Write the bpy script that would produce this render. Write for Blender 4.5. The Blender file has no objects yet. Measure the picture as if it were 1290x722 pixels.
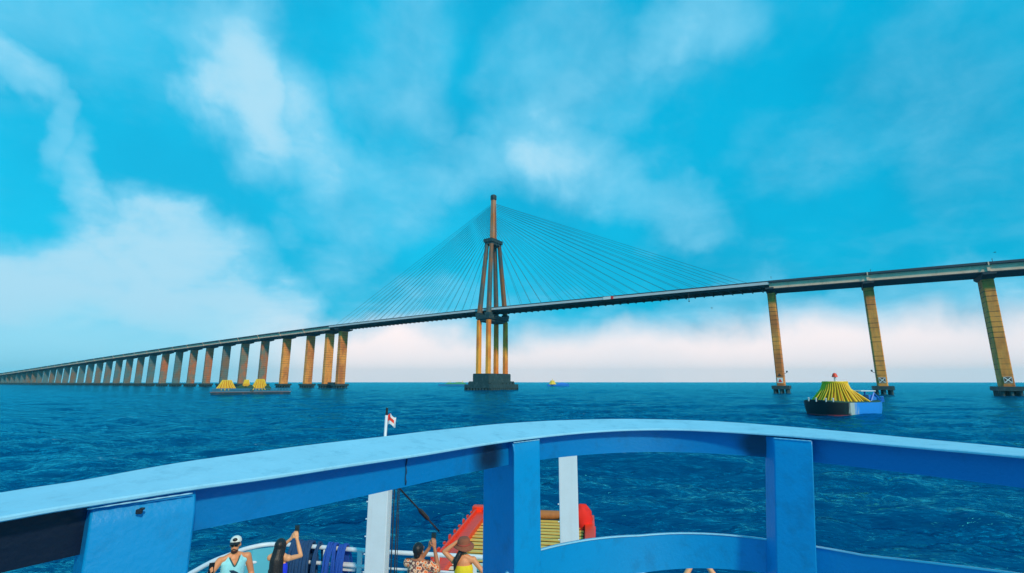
import bpy, bmesh, math, random
import numpy as np
from mathutils import Vector, Matrix, noise
random.seed(7)
SC = bpy.context.scene
COL = SC.collection
R = math.radians
CAMZ = 6.3

# ---------------------------------------------------------------- camera
cam = bpy.data.cameras.new('camera'); cam_o = bpy.data.objects.new('camera', cam); COL.objects.link(cam_o)
cam.sensor_width = 36; cam.lens = 16.744; cam.clip_start = .05; cam.clip_end = 60000
cam_o.location = (0, 0, CAMZ); cam_o.rotation_euler = (R(90) + math.atan(.2), 0, 0)
SC.camera = cam_o

# ---------------------------------------------------------------- world
SUN_EL, SUN_AZ = R(34), R(150)          # azimuth clockwise from +Y
w = bpy.data.worlds.new('World'); SC.world = w; w.use_nodes = True
NT = w.node_tree; NT.nodes.clear()
def nd(t, **k):
    n = NT.nodes.new(t)
    for a, b in k.items(): setattr(n, a, b)
    return n
def ln(a, b): NT.links.new(a, b)
def mth(op, a, b=None, c=None, clamp=False):
    n = nd('ShaderNodeMath', operation=op); n.use_clamp = clamp
    for i, v in enumerate((a, b, c)):
        if v is None: continue
        if isinstance(v, (int, float)): n.inputs[i].default_value = v
        else: ln(v, n.inputs[i])
    return n.outputs[0]
def vmth(op, a, b=None, out=0):
    n = nd('ShaderNodeVectorMath', operation=op)
    for i, v in enumerate((a, b)):
        if v is None: continue
        if isinstance(v, tuple): n.inputs[i].default_value = v
        else: ln(v, n.inputs[i])
    return n.outputs[out]
def mixc(f, a, b):
    n = nd('ShaderNodeMix', data_type='RGBA')
    for s, v in ((n.inputs[0], f), (n.inputs[6], a), (n.inputs[7], b)):
        if isinstance(v, (int, float)): s.default_value = v
        elif isinstance(v, tuple): s.default_value = v + (1,)
        else: ln(v, s)
    return n.outputs[2]
def smooth(v, a, b):
    n = nd('ShaderNodeMapRange', interpolation_type='SMOOTHSTEP'); ln(v, n.inputs[0])
    n.inputs[1].default_value = a; n.inputs[2].default_value = b
    return n.outputs[0]
tc = nd('ShaderNodeTexCoord'); D = tc.outputs['Generated']
sx = nd('ShaderNodeSeparateXYZ'); ln(D, sx.inputs[0])
az = mth('ARCTAN2', sx.outputs[0], sx.outputs[1]); el = mth('ARCSINE', sx.outputs[2])
# cloud layer seen in perspective: a plane high above
inv = mth('ADD', mth('ABSOLUTE', sx.outputs[2]), .22)
cxy = nd('ShaderNodeCombineXYZ'); ln(mth('DIVIDE', sx.outputs[0], inv), cxy.inputs[0]); ln(mth('DIVIDE', sx.outputs[1], inv), cxy.inputs[1])
def noi(vec, sc, det, rough=.5, dist=0.):
    n = nd('ShaderNodeTexNoise'); ln(vec, n.inputs['Vector'])
    n.inputs['Scale'].default_value = sc; n.inputs['Detail'].default_value = det
    n.inputs['Roughness'].default_value = rough; n.inputs['Distortion'].default_value = dist
    return n
n1 = noi(cxy.outputs[0], 1.15, 5, .48, .25)
n2 = noi(D, 5.0, 6, .52, .2)
n3 = noi(D, 3.2, 4, .5)
wa = vmth('SUBTRACT', n2.outputs['Color'], (.5, .5, .5))
wa = vmth('MULTIPLY', wa, (.24, .2, 0))
p = nd('ShaderNodeCombineXYZ'); ln(az, p.inputs[0]); ln(el, p.inputs[1])
P = vmth('ADD', p.outputs[0], wa)
BLOBS = [(-0.865, 0.448, 0.05, 0.026, -38, 0.62), (-0.803, 0.373, 0.018, 0.045, 0, 0.5), (-0.758, 0.295, 0.024, 0.054, 20, 0.6), (-0.62, 0.59, 0.08, 0.051, 0, 0.5), (-0.556, 0.52, 0.062, 0.104, 25, 0.8), (-0.432, 0.451, 0.061, 0.096, 30, 0.6), (-0.347, 0.36, 0.122, 0.068, -20, 0.45), (-0.721, 0.53, 0.184, 0.087, 0, 0.28), (-0.25, 0.647, 0.081, 0.145, -5, 0.4), (-0.181, 0.543, 0.039, 0.084, 0, 0.3), (0.104, 0.66, 0.11, 0.089, 0, 0.35), (0.39, 0.663, 0.094, 0.048, 0, 0.5), (0.265, 0.605, 0.101, 0.066, 0, 0.3), (0.134, 0.456, 0.138, 0.068, -15, 0.5), (0.267, 0.368, 0.126, 0.049, -25, 0.5), (0.376, 0.294, 0.053, 0.031, -30, 0.4), (-0.15, 0.416, 0.159, 0.044, 5, 0.45), (-0.657, 0.239, 0.081, 0.046, 0, 0.85), (-0.616, 0.177, 0.072, 0.081, 0, 0.8), (-0.784, 0.152, 0.124, 0.045, 3, 0.9), (-0.49, 0.154, 0.082, 0.037, 0, 0.8), (-0.722, 0.1, 0.21, 0.062, 0, 0.7), (-0.354, 0.242, 0.054, 0.044, 0, 0.3), (-0.496, 0.287, 0.025, 0.029, 0, 0.3), (0.699, 0.464, 0.117, 0.07, 20, 0.26), (0.819, 0.385, 0.056, 0.097, 0, 0.24), (0.569, 0.409, 0.073, 0.066, 20, 0.22), (0.664, 0.118, 0.139, 0.029, 0, 0.55), (0.803, 0.133, 0.047, 0.029, 5, 0.4), (-0.142, 0.131, 0.184, 0.049, 0, 0.4), (0.254, 0.12, 0.231, 0.035, 3, 0.5)]
acc = None
for (a, e, ra, re, ang, st) in BLOBS:
    q = vmth('SUBTRACT', P, (a, e, 0)); t = R(ang); ra *= 2.0; re *= 2.0
    u1 = vmth('DOT_PRODUCT', q, (math.cos(t) / ra, math.sin(t) / ra, 0), 1)
    u2 = vmth('DOT_PRODUCT', q, (-math.sin(t) / re, math.cos(t) / re, 0), 1)
    r2 = mth('MULTIPLY_ADD', u1, u1, mth('MULTIPLY', u2, u2))
    g = mth('MULTIPLY', smooth(r2, 1.0, 0.0), st)
    acc = g if acc is None else mth('MAXIMUM', mth('MULTIPLY_ADD', g, .25, acc), g)
cl = mth('MULTIPLY_ADD', smooth(n1.outputs[0], .40, .75), .24, mth('MULTIPLY', acc, mth('MULTIPLY_ADD', n2.outputs[0], 1.0, .38)))
n4 = noi(cxy.outputs[0], 3.4, 9, .58, .3)
n5 = noi(D, 17., 6, .6, .3)
cl = mth('ADD', cl, mth('MULTIPLY', mth('SUBTRACT', n4.outputs[0], .5), .62))
cl = mth('ADD', cl, mth('MULTIPLY', mth('SUBTRACT', n5.outputs[0], .5), .30), clamp=True)
cl = mth('MULTIPLY', smooth(cl, .0, 1.02), 1.0)
sky = nd('ShaderNodeTexSky', sky_type='NISHITA'); sky.sun_disc = False
sky.sun_elevation = SUN_EL; sky.sun_rotation = SUN_AZ; sky.air_density = 1.2; sky.dust_density = 2; sky.ozone_density = 3
skyc = vmth('MULTIPLY', sky.outputs[0], (.04, .70, .50))
deep = mixc(smooth(az, -.7, .9), (0.01, .64, 1.04), (.0, .53, .90))
deep = mixc(smooth(n3.outputs[0], .35, .65), deep, vmth('MULTIPLY', deep, (.9, .84, .88)))
lo = vmth('MULTIPLY', deep, (8.8, 8.8, 8.8))
lo = mixc(.12, lo, vmth('MULTIPLY', skyc, (2.2, 2.2, 2.2)))
hi = (2.6, 7.1, 9.6)
c1 = mixc(cl, lo, hi)
c1 = mixc(smooth(cl, .55, 1.15), c1, (4.6, 7.7, 9.4))
# pale warm band low over the water, to the right of the bridge's far end; pale cyan on the left
band = mth('ADD', mth('MULTIPLY', mth('SUBTRACT', n2.outputs[0], .5), .14), el)
cream = mixc(smooth(az, -.62, -.30), (3.4, 7.8, 9.8), (11.4, 10.0, 9.9))
bm = mth('MULTIPLY', smooth(band, .145, .06), mth('MULTIPLY_ADD', n3.outputs[0], .5, .68), clamp=True)
c2 = mixc(bm, c1, cream)
bg = nd('ShaderNodeBackground'); bg.inputs[1].default_value = .1; ln(c2, bg.inputs[0])
wo = nd('ShaderNodeOutputWorld'); ln(bg.outputs[0], wo.inputs[0])
w.cycles.sampling_method = 'MANUAL'; w.cycles.sample_map_resolution = 512

# ---------------------------------------------------------------- sun, exposure
sl = bpy.data.lights.new('sun', 'SUN'); sl.energy = 2.8; sl.angle = R(5); sl.color = (1, .80, .58)
so = bpy.data.objects.new('sun', sl); COL.objects.link(so)
sd = Vector((math.sin(SUN_AZ) * math.cos(SUN_EL), math.cos(SUN_AZ) * math.cos(SUN_EL), math.sin(SUN_EL)))
so.rotation_euler = sd.to_track_quat('Z', 'Y').to_euler(); so.location = (0, -20, 60)
SC.view_settings.view_transform = 'Standard'; SC.view_settings.look = 'None'
SC.view_settings.exposure = 0; SC.view_settings.gamma = 1; SC.view_settings.use_curve_mapping = False
SC.cycles.volume_bounces = 0

# ---------------------------------------------------------------- materials
MATS = {}
def mat(name, col, rough=.6, metal=0., var=.12, vscale=3., bump=0., bscale=20., stain=None, stain_scale=2., stain_amt=.5, spec=.5, streak=False, wet=None):
    m = bpy.data.materials.new(name); m.use_nodes = True; nt = m.node_tree; b = nt.nodes['Principled BSDF']
    b.inputs['Roughness'].default_value = rough; b.inputs['Metallic'].default_value = metal
    b.inputs['Specular IOR Level'].default_value = spec
    t = nt.nodes.new('ShaderNodeTexCoord'); n = nt.nodes.new('ShaderNodeTexNoise'); nt.links.new(t.outputs['Object'], n.inputs[0])
    n.inputs['Scale'].default_value = vscale; n.inputs['Detail'].default_value = 6; n.inputs['Roughness'].default_value = .65
    mx = nt.nodes.new('ShaderNodeMix'); mx.data_type = 'RGBA'; nt.links.new(n.outputs[0], mx.inputs[0])
    mx.inputs[6].default_value = tuple(c * (1 - var * 1.6) for c in col) + (1,)
    mx.inputs[7].default_value = tuple(min(1, c * (1 + var * 1.4)) for c in col) + (1,)
    out = mx.outputs[2]
    if stain:
        n2 = nt.nodes.new('ShaderNodeTexNoise'); n2.inputs['Scale'].default_value = stain_scale; n2.inputs['Detail'].default_value = 8; n2.inputs['Roughness'].default_value = .7
        if streak:
            mp = nt.nodes.new('ShaderNodeMapping'); mp.inputs[3].default_value = (1, 1, .12); nt.links.new(t.outputs['Object'], mp.inputs[0]); nt.links.new(mp.outputs[0], n2.inputs[0])
        else: nt.links.new(t.outputs['Object'], n2.inputs[0])
        mr = nt.nodes.new('ShaderNodeMapRange'); nt.links.new(n2.outputs[0], mr.inputs[0])
        mr.inputs[1].default_value = .52; mr.inputs[2].default_value = .72; mr.inputs[4].default_value = stain_amt
        m2 = nt.nodes.new('ShaderNodeMix'); m2.data_type = 'RGBA'; nt.links.new(mr.outputs[0], m2.inputs[0]); nt.links.new(out, m2.inputs[6]); m2.inputs[7].default_value = stain + (1,)
        out = m2.outputs[2]
    nt.links.new(out, b.inputs['Base Color'])
    if bump:
        n3 = nt.nodes.new('ShaderNodeTexNoise'); n3.inputs['Scale'].default_value = bscale; n3.inputs['Detail'].default_value = 4; nt.links.new(t.outputs['Object'], n3.inputs[0])
        bp = nt.nodes.new('ShaderNodeBump'); bp.inputs['Strength'].default_value = bump; bp.inputs['Distance'].default_value = .01
        nt.links.new(n3.outputs[0], bp.inputs['Height']); nt.links.new(bp.outputs[0], b.inputs['Normal'])
    MATS[name] = m
    return m
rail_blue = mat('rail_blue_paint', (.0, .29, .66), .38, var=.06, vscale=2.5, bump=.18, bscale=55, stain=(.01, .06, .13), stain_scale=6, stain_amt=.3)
rail_pale = mat('rail_toplit_blue', (.30, .66, .86), .4, var=.10, vscale=5, bump=.2, bscale=45, stain=(.06, .26, .40), stain_scale=11, stain_amt=.35)  # rail blue made paler: top light and sky sheen put into the colour
white_pt = mat('white_paint', (.72, .78, .84), .4, var=.05, vscale=3, bump=.1, stain=(.45, .36, .30), stain_scale=4, stain_amt=.2, streak=True)
hull_blue = mat('hull_blue_paint', (.02, .22, .75), .4, var=.08, vscale=1)
teal_pt = mat('teal_panel_paint', (.10, .48, .62), .45, var=.06)
deckgrey = mat('deck_paint', (.12, .35, .45), .6, var=.15, stain=(.05, .1, .12), stain_scale=3)
redp = mat('red_paint', (1., .05, .01), .45, var=.1, vscale=8, bump=.2, stain=(.35, .05, .03), stain_scale=6, stain_amt=.4)
yel_plank = mat('yellow_plank', (1., .52, .10), .6, var=.18, vscale=6, bump=.3)
wht_plank = mat('white_plank', (.85, .80, .62), .6, var=.14, vscale=6, bump=.3)
brownw = mat('brown_wood', (.42, .15, .04), .7, var=.3, vscale=5, bump=.4)
black = mat('black_rubber', (.012, .014, .018), .55, var=.2)
darkst = mat('dark_steel', (.02, .025, .035), .5, var=.3)
rope_b = mat('blue_rope', (.01, .08, .42), .8, var=.25, vscale=25, bump=.5, bscale=90)
rope_t = mat('dark_blue_rope', (.01, .06, .17), .8, var=.3, vscale=25, bump=.5, bscale=90)
yellow = mat('yellow_paint', (1., .56, .0), .5, var=.15, vscale=1.5, stain=(.45, .28, .02), stain_scale=1.2, stain_amt=.5, streak=True)
dgreen = mat('dark_green_net', (.02, .09, .06), .8, var=.3)
conc_dk = mat('dark_wet_concrete', (.018, .050, .058), .7, var=.35, vscale=.35, bump=.5, bscale=1.5, stain=(.16, .26, .26), stain_scale=.5, stain_amt=.4)
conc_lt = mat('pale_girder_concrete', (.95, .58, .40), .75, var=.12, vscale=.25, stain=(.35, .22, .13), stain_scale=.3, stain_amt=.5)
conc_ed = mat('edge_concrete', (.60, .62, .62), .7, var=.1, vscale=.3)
conc_un = mat('shaded_deck_concrete', (.035, .05, .06), .8, var=.2, vscale=.2)  # underside concrete with the shade beneath the deck put into its colour
barrier = mat('dark_barrier', (.04, .06, .08), .8, var=.2, vscale=.4)  # even dark tone along the deck edges
cable_m = mat('cable_steel', (.03, .10, .15), .5, var=.1)

def pier_mat(name, base, stainc, green, lines=True):
    m = bpy.data.materials.new(name); m.use_nodes = True; nt = m.node_tree; b = nt.nodes['Principled BSDF']; b.inputs['Roughness'].default_value = .8
    L = nt.links.new; t = nt.nodes.new('ShaderNodeTexCoord')
    oi = nt.nodes.new('ShaderNodeObjectInfo')
    ad = nt.nodes.new('ShaderNodeVectorMath'); ad.operation = 'ADD'; L(t.outputs['Object'], ad.inputs[0])
    cb = nt.nodes.new('ShaderNodeCombineXYZ'); mu = nt.nodes.new('ShaderNodeMath'); mu.operation = 'MULTIPLY'; mu.inputs[1].default_value = 91.; L(oi.outputs['Random'], mu.inputs[0]); L(mu.outputs[0], cb.inputs[0]); L(mu.outputs[0], cb.inputs[1]); L(cb.outputs[0], ad.inputs[1])
    def N(sc, det, scale3=(1, 1, 1)):
        mp = nt.nodes.new('ShaderNodeMapping'); mp.inputs[3].default_value = scale3; L(ad.outputs[0], mp.inputs[0])
        n = nt.nodes.new('ShaderNodeTexNoise'); n.inputs['Scale'].default_value = sc; n.inputs['Detail'].default_value = det; n.inputs['Roughness'].default_value = .65; L(mp.outputs[0], n.inputs[0]); return n.outputs[0]
    def MX(f, a, bb, blend='MIX'):
        n = nt.nodes.new('ShaderNodeMix'); n.data_type = 'RGBA'; n.blend_type = blend
        for s, v in ((n.inputs[0], f), (n.inputs[6], a), (n.inputs[7], bb)):
            if isinstance(v, float): s.default_value = v
            elif isinstance(v, tuple): s.default_value = v + (1,)
            else: L(v, s)
        return n.outputs[2]
    def RG(v, a, c, o0=0., o1=1.):
        n = nt.nodes.new('ShaderNodeMapRange'); L(v, n.inputs[0]); n.inputs[1].default_value = a; n.inputs[2].default_value = c; n.inputs[3].default_value = o0; n.inputs[4].default_value = o1; return n.outputs[0]
    c = MX(RG(N(.09, 3, (1, 1, .6)), .40, .60), base, stainc)
    c = MX(RG(N(.8, 8, (1, 1, .25)), .45, .75, 0, .5), c, green)
    if lines:
        sp = nt.nodes.new('ShaderNodeSeparateXYZ'); L(t.outputs['Object'], sp.inputs[0])
        a = nt.nodes.new('ShaderNodeMath'); a.operation = 'FRACT'; dv = nt.nodes.new('ShaderNodeMath'); dv.operation = 'DIVIDE'; dv.inputs[1].default_value = 2.4; L(sp.outputs[2], dv.inputs[0]); L(dv.outputs[0], a.inputs[0])
        ml = nt.nodes.new('ShaderNodeMath'); ml.operation = 'MULTIPLY'; L(RG(a.outputs[0], .80, .93), ml.inputs[0]); L(RG(N(.22, 3, (.4, .4, 1)), .40, .58, 0.1, .9), ml.inputs[1])
        c = MX(ml.outputs[0], c, (.05, .025, .012))
    L(c, b.inputs['Base Color']); MATS[name] = m
    return m
pier_m = pier_mat('ochre_pier_concrete', (.90, .35, .06), (.58, .17, .03), (.20, .12, .06))
tower_m = pier_mat('ochre_tower_concrete', (1., .40, .04), (.80, .20, .02), (.45, .19, .04), False)
pier_far = pier_mat('teal_pier_concrete', (.09, .19, .20), (.24, .13, .06), (.06, .14, .15))  # teal-grey tone for the farther piers
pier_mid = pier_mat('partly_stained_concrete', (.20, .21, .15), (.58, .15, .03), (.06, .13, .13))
leg_m = pier_mat('grey_leg_concrete', (.07, .11, .11), (.30, .11, .03), (.03, .10, .11), False)

# ---------------------------------------------------------------- mesh helpers
class MB:
    def __init__(s): s.v = []; s.f = []; s.m = []
    def add(s, vs, fs, mi=0):
        k = len(s.v); s.v += [tuple(x) for x in vs]; s.f += [tuple(i + k for i in f) for f in fs]; s.m += [mi] * len(fs); return s
    def box(s, c, d, rz=0, mi=0, M=None):
        x, y, z = d[0] / 2, d[1] / 2, d[2] / 2; ca, sa = math.cos(rz), math.sin(rz)
        vs = []
        for i in (-1, 1):
            for j in (-1, 1):
                for k in (-1, 1):
                    a, b, e = i * x, j * y, k * z
                    p_ = Vector((a * ca - b * sa, a * sa + b * ca, e))
                    if M is not None: p_ = M @ Vector((a, b, e))
                    vs.append(Vector(c) + p_)
        return s.add(vs, [(0, 1, 3, 2), (4, 6, 7, 5), (0, 4, 5, 1), (2, 3, 7, 6), (0, 2, 6, 4), (1, 5, 7, 3)], mi)
    def prism(s, poly, z0, z1, mi=0):      # poly [(x,y)], z0/z1 floats or lists
        n = len(poly); a = z0 if isinstance(z0, (list, tuple)) else [z0] * n; b = z1 if isinstance(z1, (list, tuple)) else [z1] * n
        vs = [(poly[i][0], poly[i][1], a[i]) for i in range(n)] + [(poly[i][0], poly[i][1], b[i]) for i in range(n)]
        return s.add(vs, [tuple(range(n - 1, -1, -1)), tuple(range(n, 2 * n))] + [(i, (i + 1) % n, n + (i + 1) % n, n + i) for i in range(n)], mi)
    def tube(s, pts, r, n=8, mi=0, closed=False):
        pts = [Vector(q) for q in pts]; m = len(pts); rs = r if isinstance(r, (list, tuple)) else [r] * m; vs = []
        prev = None
        for i, q in enumerate(pts):
            if closed: t = pts[(i + 1) % m] - pts[i - 1]
            else: t = pts[min(i + 1, m - 1)] - pts[max(i - 1, 0)]
            t.normalize()
            if prev is None:
                up = Vector((0, 0, 1)) if abs(t.z) < .9 else Vector((1, 0, 0)); a = t.cross(up).normalized()
            else:
                a = (prev - t * prev.dot(t)); a = a.normalized() if a.length > 1e-6 else t.orthogonal().normalized()
            prev = a; b = t.cross(a)
            for k in range(n):
                an = 2 * math.pi * k / n; vs.append(q + (a * math.cos(an) + b * math.sin(an)) * rs[i])
        fs = []
        for i in range(m if closed else m - 1):
            for k in range(n):
                j = (i + 1) % m; fs.append((i * n + k, i * n + (k + 1) % n, j * n + (k + 1) % n, j * n + k))
        if not closed: fs += [tuple(range(n - 1, -1, -1)), tuple(range((m - 1) * n, m * n))]
        return s.add(vs, fs, mi)
    def loft(s, rings, mi=0, cap=True):
        n = len(rings[0]); vs = [q for r_ in rings for q in r_]; fs = []
        for i in range(len(rings) - 1):
            for k in range(n): fs.append((i * n + k, i * n + (k + 1) % n, (i + 1) * n + (k + 1) % n, (i + 1) * n + k))
        if cap: fs += [tuple(range(n - 1, -1, -1)), tuple(range((len(rings) - 1) * n, len(rings) * n))]
        return s.add(vs, fs, mi)
    def ell(s, c, r, mi=0, nu=16, nv=10, M=None):
        vs = []; fs = []
        for j in range(nv + 1):
            ph = math.pi * j / nv
            for i in range(nu):
                th = 2 * math.pi * i / nu
                q = Vector((r[0] * math.sin(ph) * math.cos(th), r[1] * math.sin(ph) * math.sin(th), r[2] * math.cos(ph)))
                if M is not None: q = M @ q
                vs.append(Vector(c) + q)
        for j in range(nv):
            for i in range(nu): fs.append((j * nu + i, (j + 1) * nu + i, (j + 1) * nu + (i + 1) % nu, j * nu + (i + 1) % nu))
        return s.add(vs, fs, mi)
    def cap(s, p0, r0, p1, r1, n=14, flat=None, mi=0):   # tapered capsule; flat = y squash about p0
        p0 = Vector(p0); p1 = Vector(p1); t = (p1 - p0); L_ = t.length; t.normalize(); a = t.orthogonal().normalized(); b = t.cross(a)
        rings = []
        st = [(-math.sin(u), math.cos(u), 0) for u in (1.5, 1.1, .7, .35)] + [(0, 1, 0), (0, 1, 1)] + [(math.sin(u), math.cos(u), 1) for u in (.35, .7, 1.1, 1.5)]
        for h, c_, e in st:
            rr = (r1 if e else r0); o = (p1 if e else p0) + t * (h * rr)
            rings.append([o + (a * math.cos(2 * math.pi * k / n) + b * math.sin(2 * math.pi * k / n)) * rr * c_ for k in range(n)])
        if flat is not None:
            rings = [[Vector((q.x, p0.y + (q.y - p0.y) * flat, q.z)) for q in r_] for r_ in rings]
        return s.loft(rings, mi)
    def build(s, name, mats, parent=None, smooth=False, bevel=0, loc=None, auto=None):
        me = bpy.data.meshes.new(name); me.from_pydata(s.v, [], s.f)
        if not isinstance(mats, (list, tuple)): mats = [mats]
        for m_ in mats: me.materials.append(m_)
        if len(mats) > 1: me.polygons.foreach_set('material_index', s.m)
        bm = bmesh.new(); bm.from_mesh(me); bmesh.ops.recalc_face_normals(bm, faces=bm.faces); bm.to_mesh(me); bm.free()
        if smooth: me.polygons.foreach_set('use_smooth', [True] * len(me.polygons))
        o = bpy.data.objects.new(name, me); COL.objects.link(o)
        if parent: o.parent = parent
        if loc is not None: o.location = loc
        if bevel:
            b = o.modifiers.new('bevel', 'BEVEL'); b.width = bevel; b.segments = 2; b.limit_method = 'ANGLE'; b.angle_limit = R(35)
        if auto and not smooth:
            me.polygons.foreach_set('use_smooth', [True] * len(me.polygons)); me.set_sharp_from_angle(angle=R(auto))
        return o
def tag(o, label=None, cat=None, group=None, kind=None):
    if label: o['label'] = label
    if cat: o['category'] = cat
    if group: o['group'] = group
    if kind: o['kind'] = kind
    return o
def empty(name, loc=(0, 0, 0), rz=0):
    o = bpy.data.objects.new(name, None); COL.objects.link(o); o.location = loc; o.rotation_euler = (0, 0, rz); o.empty_display_size = .5; return o

# ---------------------------------------------------------------- river
def spectrum(N, L, wind, amp, seed, kmax=None, kmin=0.):
    rng = np.random.default_rng(seed)
    k = 2 * np.pi * np.fft.fftfreq(N, L / N); kx, ky = np.meshgrid(k, k, indexing='ij'); kk = np.hypot(kx, ky); kk[0, 0] = 1
    V = np.hypot(*wind); wd = np.array(wind) / V; Lw = V * V / 9.81
    ph = np.exp(-1 / (kk * Lw) ** 2) / kk ** 3.75 * ((kx * wd[0] + ky * wd[1]) / kk) ** 2 * np.exp(-(kk * .035) ** 2)
    if kmax: ph *= (kk < kmax)
    ph *= (kk >= kmin); ph[0, 0] = 0
    h = np.sqrt(ph) * (rng.normal(size=(N, N)) + 1j * rng.normal(size=(N, N)))
    H = np.fft.ifft2(h).real; sc = amp / H.std(); h = h * sc
    H = np.fft.ifft2(h).real
    dx = np.fft.ifft2(1j * h * kx / kk).real; dy = np.fft.ifft2(1j * h * ky / kk).real
    return H, dx, dy, L
def samp(T, x, y, L):
    N = T.shape[0]; fx = (x / L) % 1 * N; fy = (y / L) % 1 * N
    i = np.floor(fx).astype(int); j = np.floor(fy).astype(int); a = fx - i; b = fy - j; i %= N; j %= N; i2 = (i + 1) % N; j2 = (j + 1) % N
    return T[i, j] * (1 - a) * (1 - b) + T[i2, j] * a * (1 - b) + T[i, j2] * (1 - a) * b + T[i2, j2] * a * b
rs = [0.5, 3.]
while rs[-1] < 400: rs.append(rs[-1] + max(.085, rs[-1] * .0085))
while rs[-1] < 6500: rs.append(rs[-1] * 1.03)
rs = np.array(rs)
an = np.concatenate([np.linspace(R(-62), R(62), 1150), np.linspace(R(62), R(298), 120)[1:-1]])
rr, aa = np.meshgrid(rs, an, indexing='ij')
X = rr * np.sin(aa); Y = rr * np.cos(aa); Z = np.zeros_like(X); DX = np.zeros_like(X); DY = np.zeros_like(X)
cell = np.maximum(rr * .0085, .09); side = (np.abs(((aa + np.pi) % (2 * np.pi)) - np.pi) > R(61.5))
for (N_, L_, wv, amp, seed, kmin, kmax, cut, chop) in ((512, 47., (-2.0, -5.5), .19, 3, .35, 30., 170., 1.15), (256, 330., (-1.5, -5.), .19, 5, .02, .6, 900., .9)):
    H_, a_, b_, L2 = spectrum(N_, L_, wv, amp, seed, kmax, kmin)
    f = np.exp(-(rr / cut) ** 2) * np.where(side, .3, 1.)
    x_ = X * .92 + Y * .39; y_ = -X * .39 + Y * .92
    Z += samp(H_, x_, y_, L2) * f
    u_ = samp(a_, x_, y_, L2) * f * chop; v_ = samp(b_, x_, y_, L2) * f * chop
    DX -= u_ * .92 - v_ * .39; DY -= u_ * .39 + v_ * .92
X += DX; Y += DY
nr, na = X.shape
co = np.stack([X, Y, Z], -1).reshape(-1, 3)
me = bpy.data.meshes.new('water'); me.vertices.add(len(co)); me.vertices.foreach_set('co', co.ravel())
ii, jj = np.meshgrid(np.arange(nr - 1), np.arange(na), indexing='ij'); j2 = (jj + 1) % na
q = np.stack([ii * na + jj, ii * na + j2, (ii + 1) * na + j2, (ii + 1) * na + jj], -1).reshape(-1, 4)[:, ::-1]
me.loops.add(q.size); me.loops.foreach_set('vertex_index', q.ravel().astype(np.int32))
me.polygons.add(len(q)); me.polygons.foreach_set('loop_start', np.arange(0, q.size, 4, dtype=np.int32)); me.polygons.foreach_set('loop_total', np.full(len(q), 4, np.int32))
me.polygons.foreach_set('use_smooth', np.ones(len(q), bool)); me.update(); me.validate()
if me.polygons[5000].normal.z < 0: me.flip_normals()
m = bpy.data.materials.new('river_water'); m.use_nodes = True; nt = m.node_tree; b = nt.nodes['Principled BSDF']
b.inputs['Roughness'].default_value = .09; b.inputs['IOR'].default_value = 1.33; b.inputs['Specular IOR Level'].default_value = .5
t = nt.nodes.new('ShaderNodeTexCoord')
def wn(scale, s3, det):
    mp = nt.nodes.new('ShaderNodeMapping'); mp.inputs[3].default_value = s3; mp.inputs[2].default_value = (0, 0, R(-14)); nt.links.new(t.outputs['Object'], mp.inputs[0])
    n = nt.nodes.new('ShaderNodeTexNoise'); n.inputs['Scale'].default_value = scale; n.inputs['Detail'].default_value = det; n.inputs['Roughness'].default_value = .6; n.inputs['Distortion'].default_value = .35
    nt.links.new(mp.outputs[0], n.inputs[0]); return n.outputs[0]
prevn = None
for sc, s3, det, dist, stg in ((2.6, (.7, 1.5, 1), 4, .06, .8), (.33, (.6, 1.7, 1), 5, .8, .9), (.05, (.5, 1.6, 1), 3, 3.0, .8)):
    bp = nt.nodes.new('ShaderNodeBump'); bp.inputs['Strength'].default_value = stg; bp.inputs['Distance'].default_value = dist
    nt.links.new(wn(sc, s3, det), bp.inputs['Height'])
    if prevn: nt.links.new(prevn, bp.inputs['Normal'])
    prevn = bp.outputs[0]
# body colour of the silty river, patchy; thin foam on the sharpest crests
mx = nt.nodes.new('ShaderNodeMix'); mx.data_type = 'RGBA'; nt.links.new(wn(.012, (1, 1, 1), 3), mx.inputs[0])
mx.inputs[6].default_value = (.0, .034, .115, 1); mx.inputs[7].default_value = (.0, .068, .19, 1)
foam = nt.nodes.new('ShaderNodeMapRange'); sp = nt.nodes.new('ShaderNodeSeparateXYZ'); geo = nt.nodes.new('ShaderNodeNewGeometry'); nt.links.new(geo.outputs['Position'], sp.inputs[0]); nt.links.new(sp.outputs[2], foam.inputs[0])
foam.inputs[1].default_value = .54; foam.inputs[2].default_value = .74
fm = nt.nodes.new('ShaderNodeMath'); fm.operation = 'MULTIPLY'; nt.links.new(foam.outputs[0], fm.inputs[0])
fn = nt.nodes.new('ShaderNodeMapRange'); nt.links.new(wn(3.2, (.5, 1.8, 1), 7), fn.inputs[0]); fn.inputs[1].default_value = .56; fn.inputs[2].default_value = .68; nt.links.new(fn.outputs[0], fm.inputs[1])
m2 = nt.nodes.new('ShaderNodeMix'); m2.data_type = 'RGBA'; nt.links.new(fm.outputs[0], m2.inputs[0]); nt.links.new(mx.outputs[2], m2.inputs[6]); m2.inputs[7].default_value = (.55, .72, .78, 1)
nt.nodes.remove(b)
df = nt.nodes.new('ShaderNodeBsdfDiffuse'); gl = nt.nodes.new('ShaderNodeBsdfGlossy'); gl.inputs['Roughness'].default_value = .12; gl.inputs['Color'].default_value = (.05, .79, 1., 1)
nt.links.new(m2.outputs[2], df.inputs[0]); nt.links.new(prevn, df.inputs['Normal']); nt.links.new(prevn, gl.inputs['Normal'])
fr = nt.nodes.new('ShaderNodeFresnel'); fr.inputs[0].default_value = 1.33; nt.links.new(prevn, fr.inputs['Normal'])
fc = nt.nodes.new('ShaderNodeMath'); fc.operation = 'MINIMUM'; nt.links.new(fr.outputs[0], fc.inputs[0]); fc.inputs[1].default_value = .8
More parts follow.
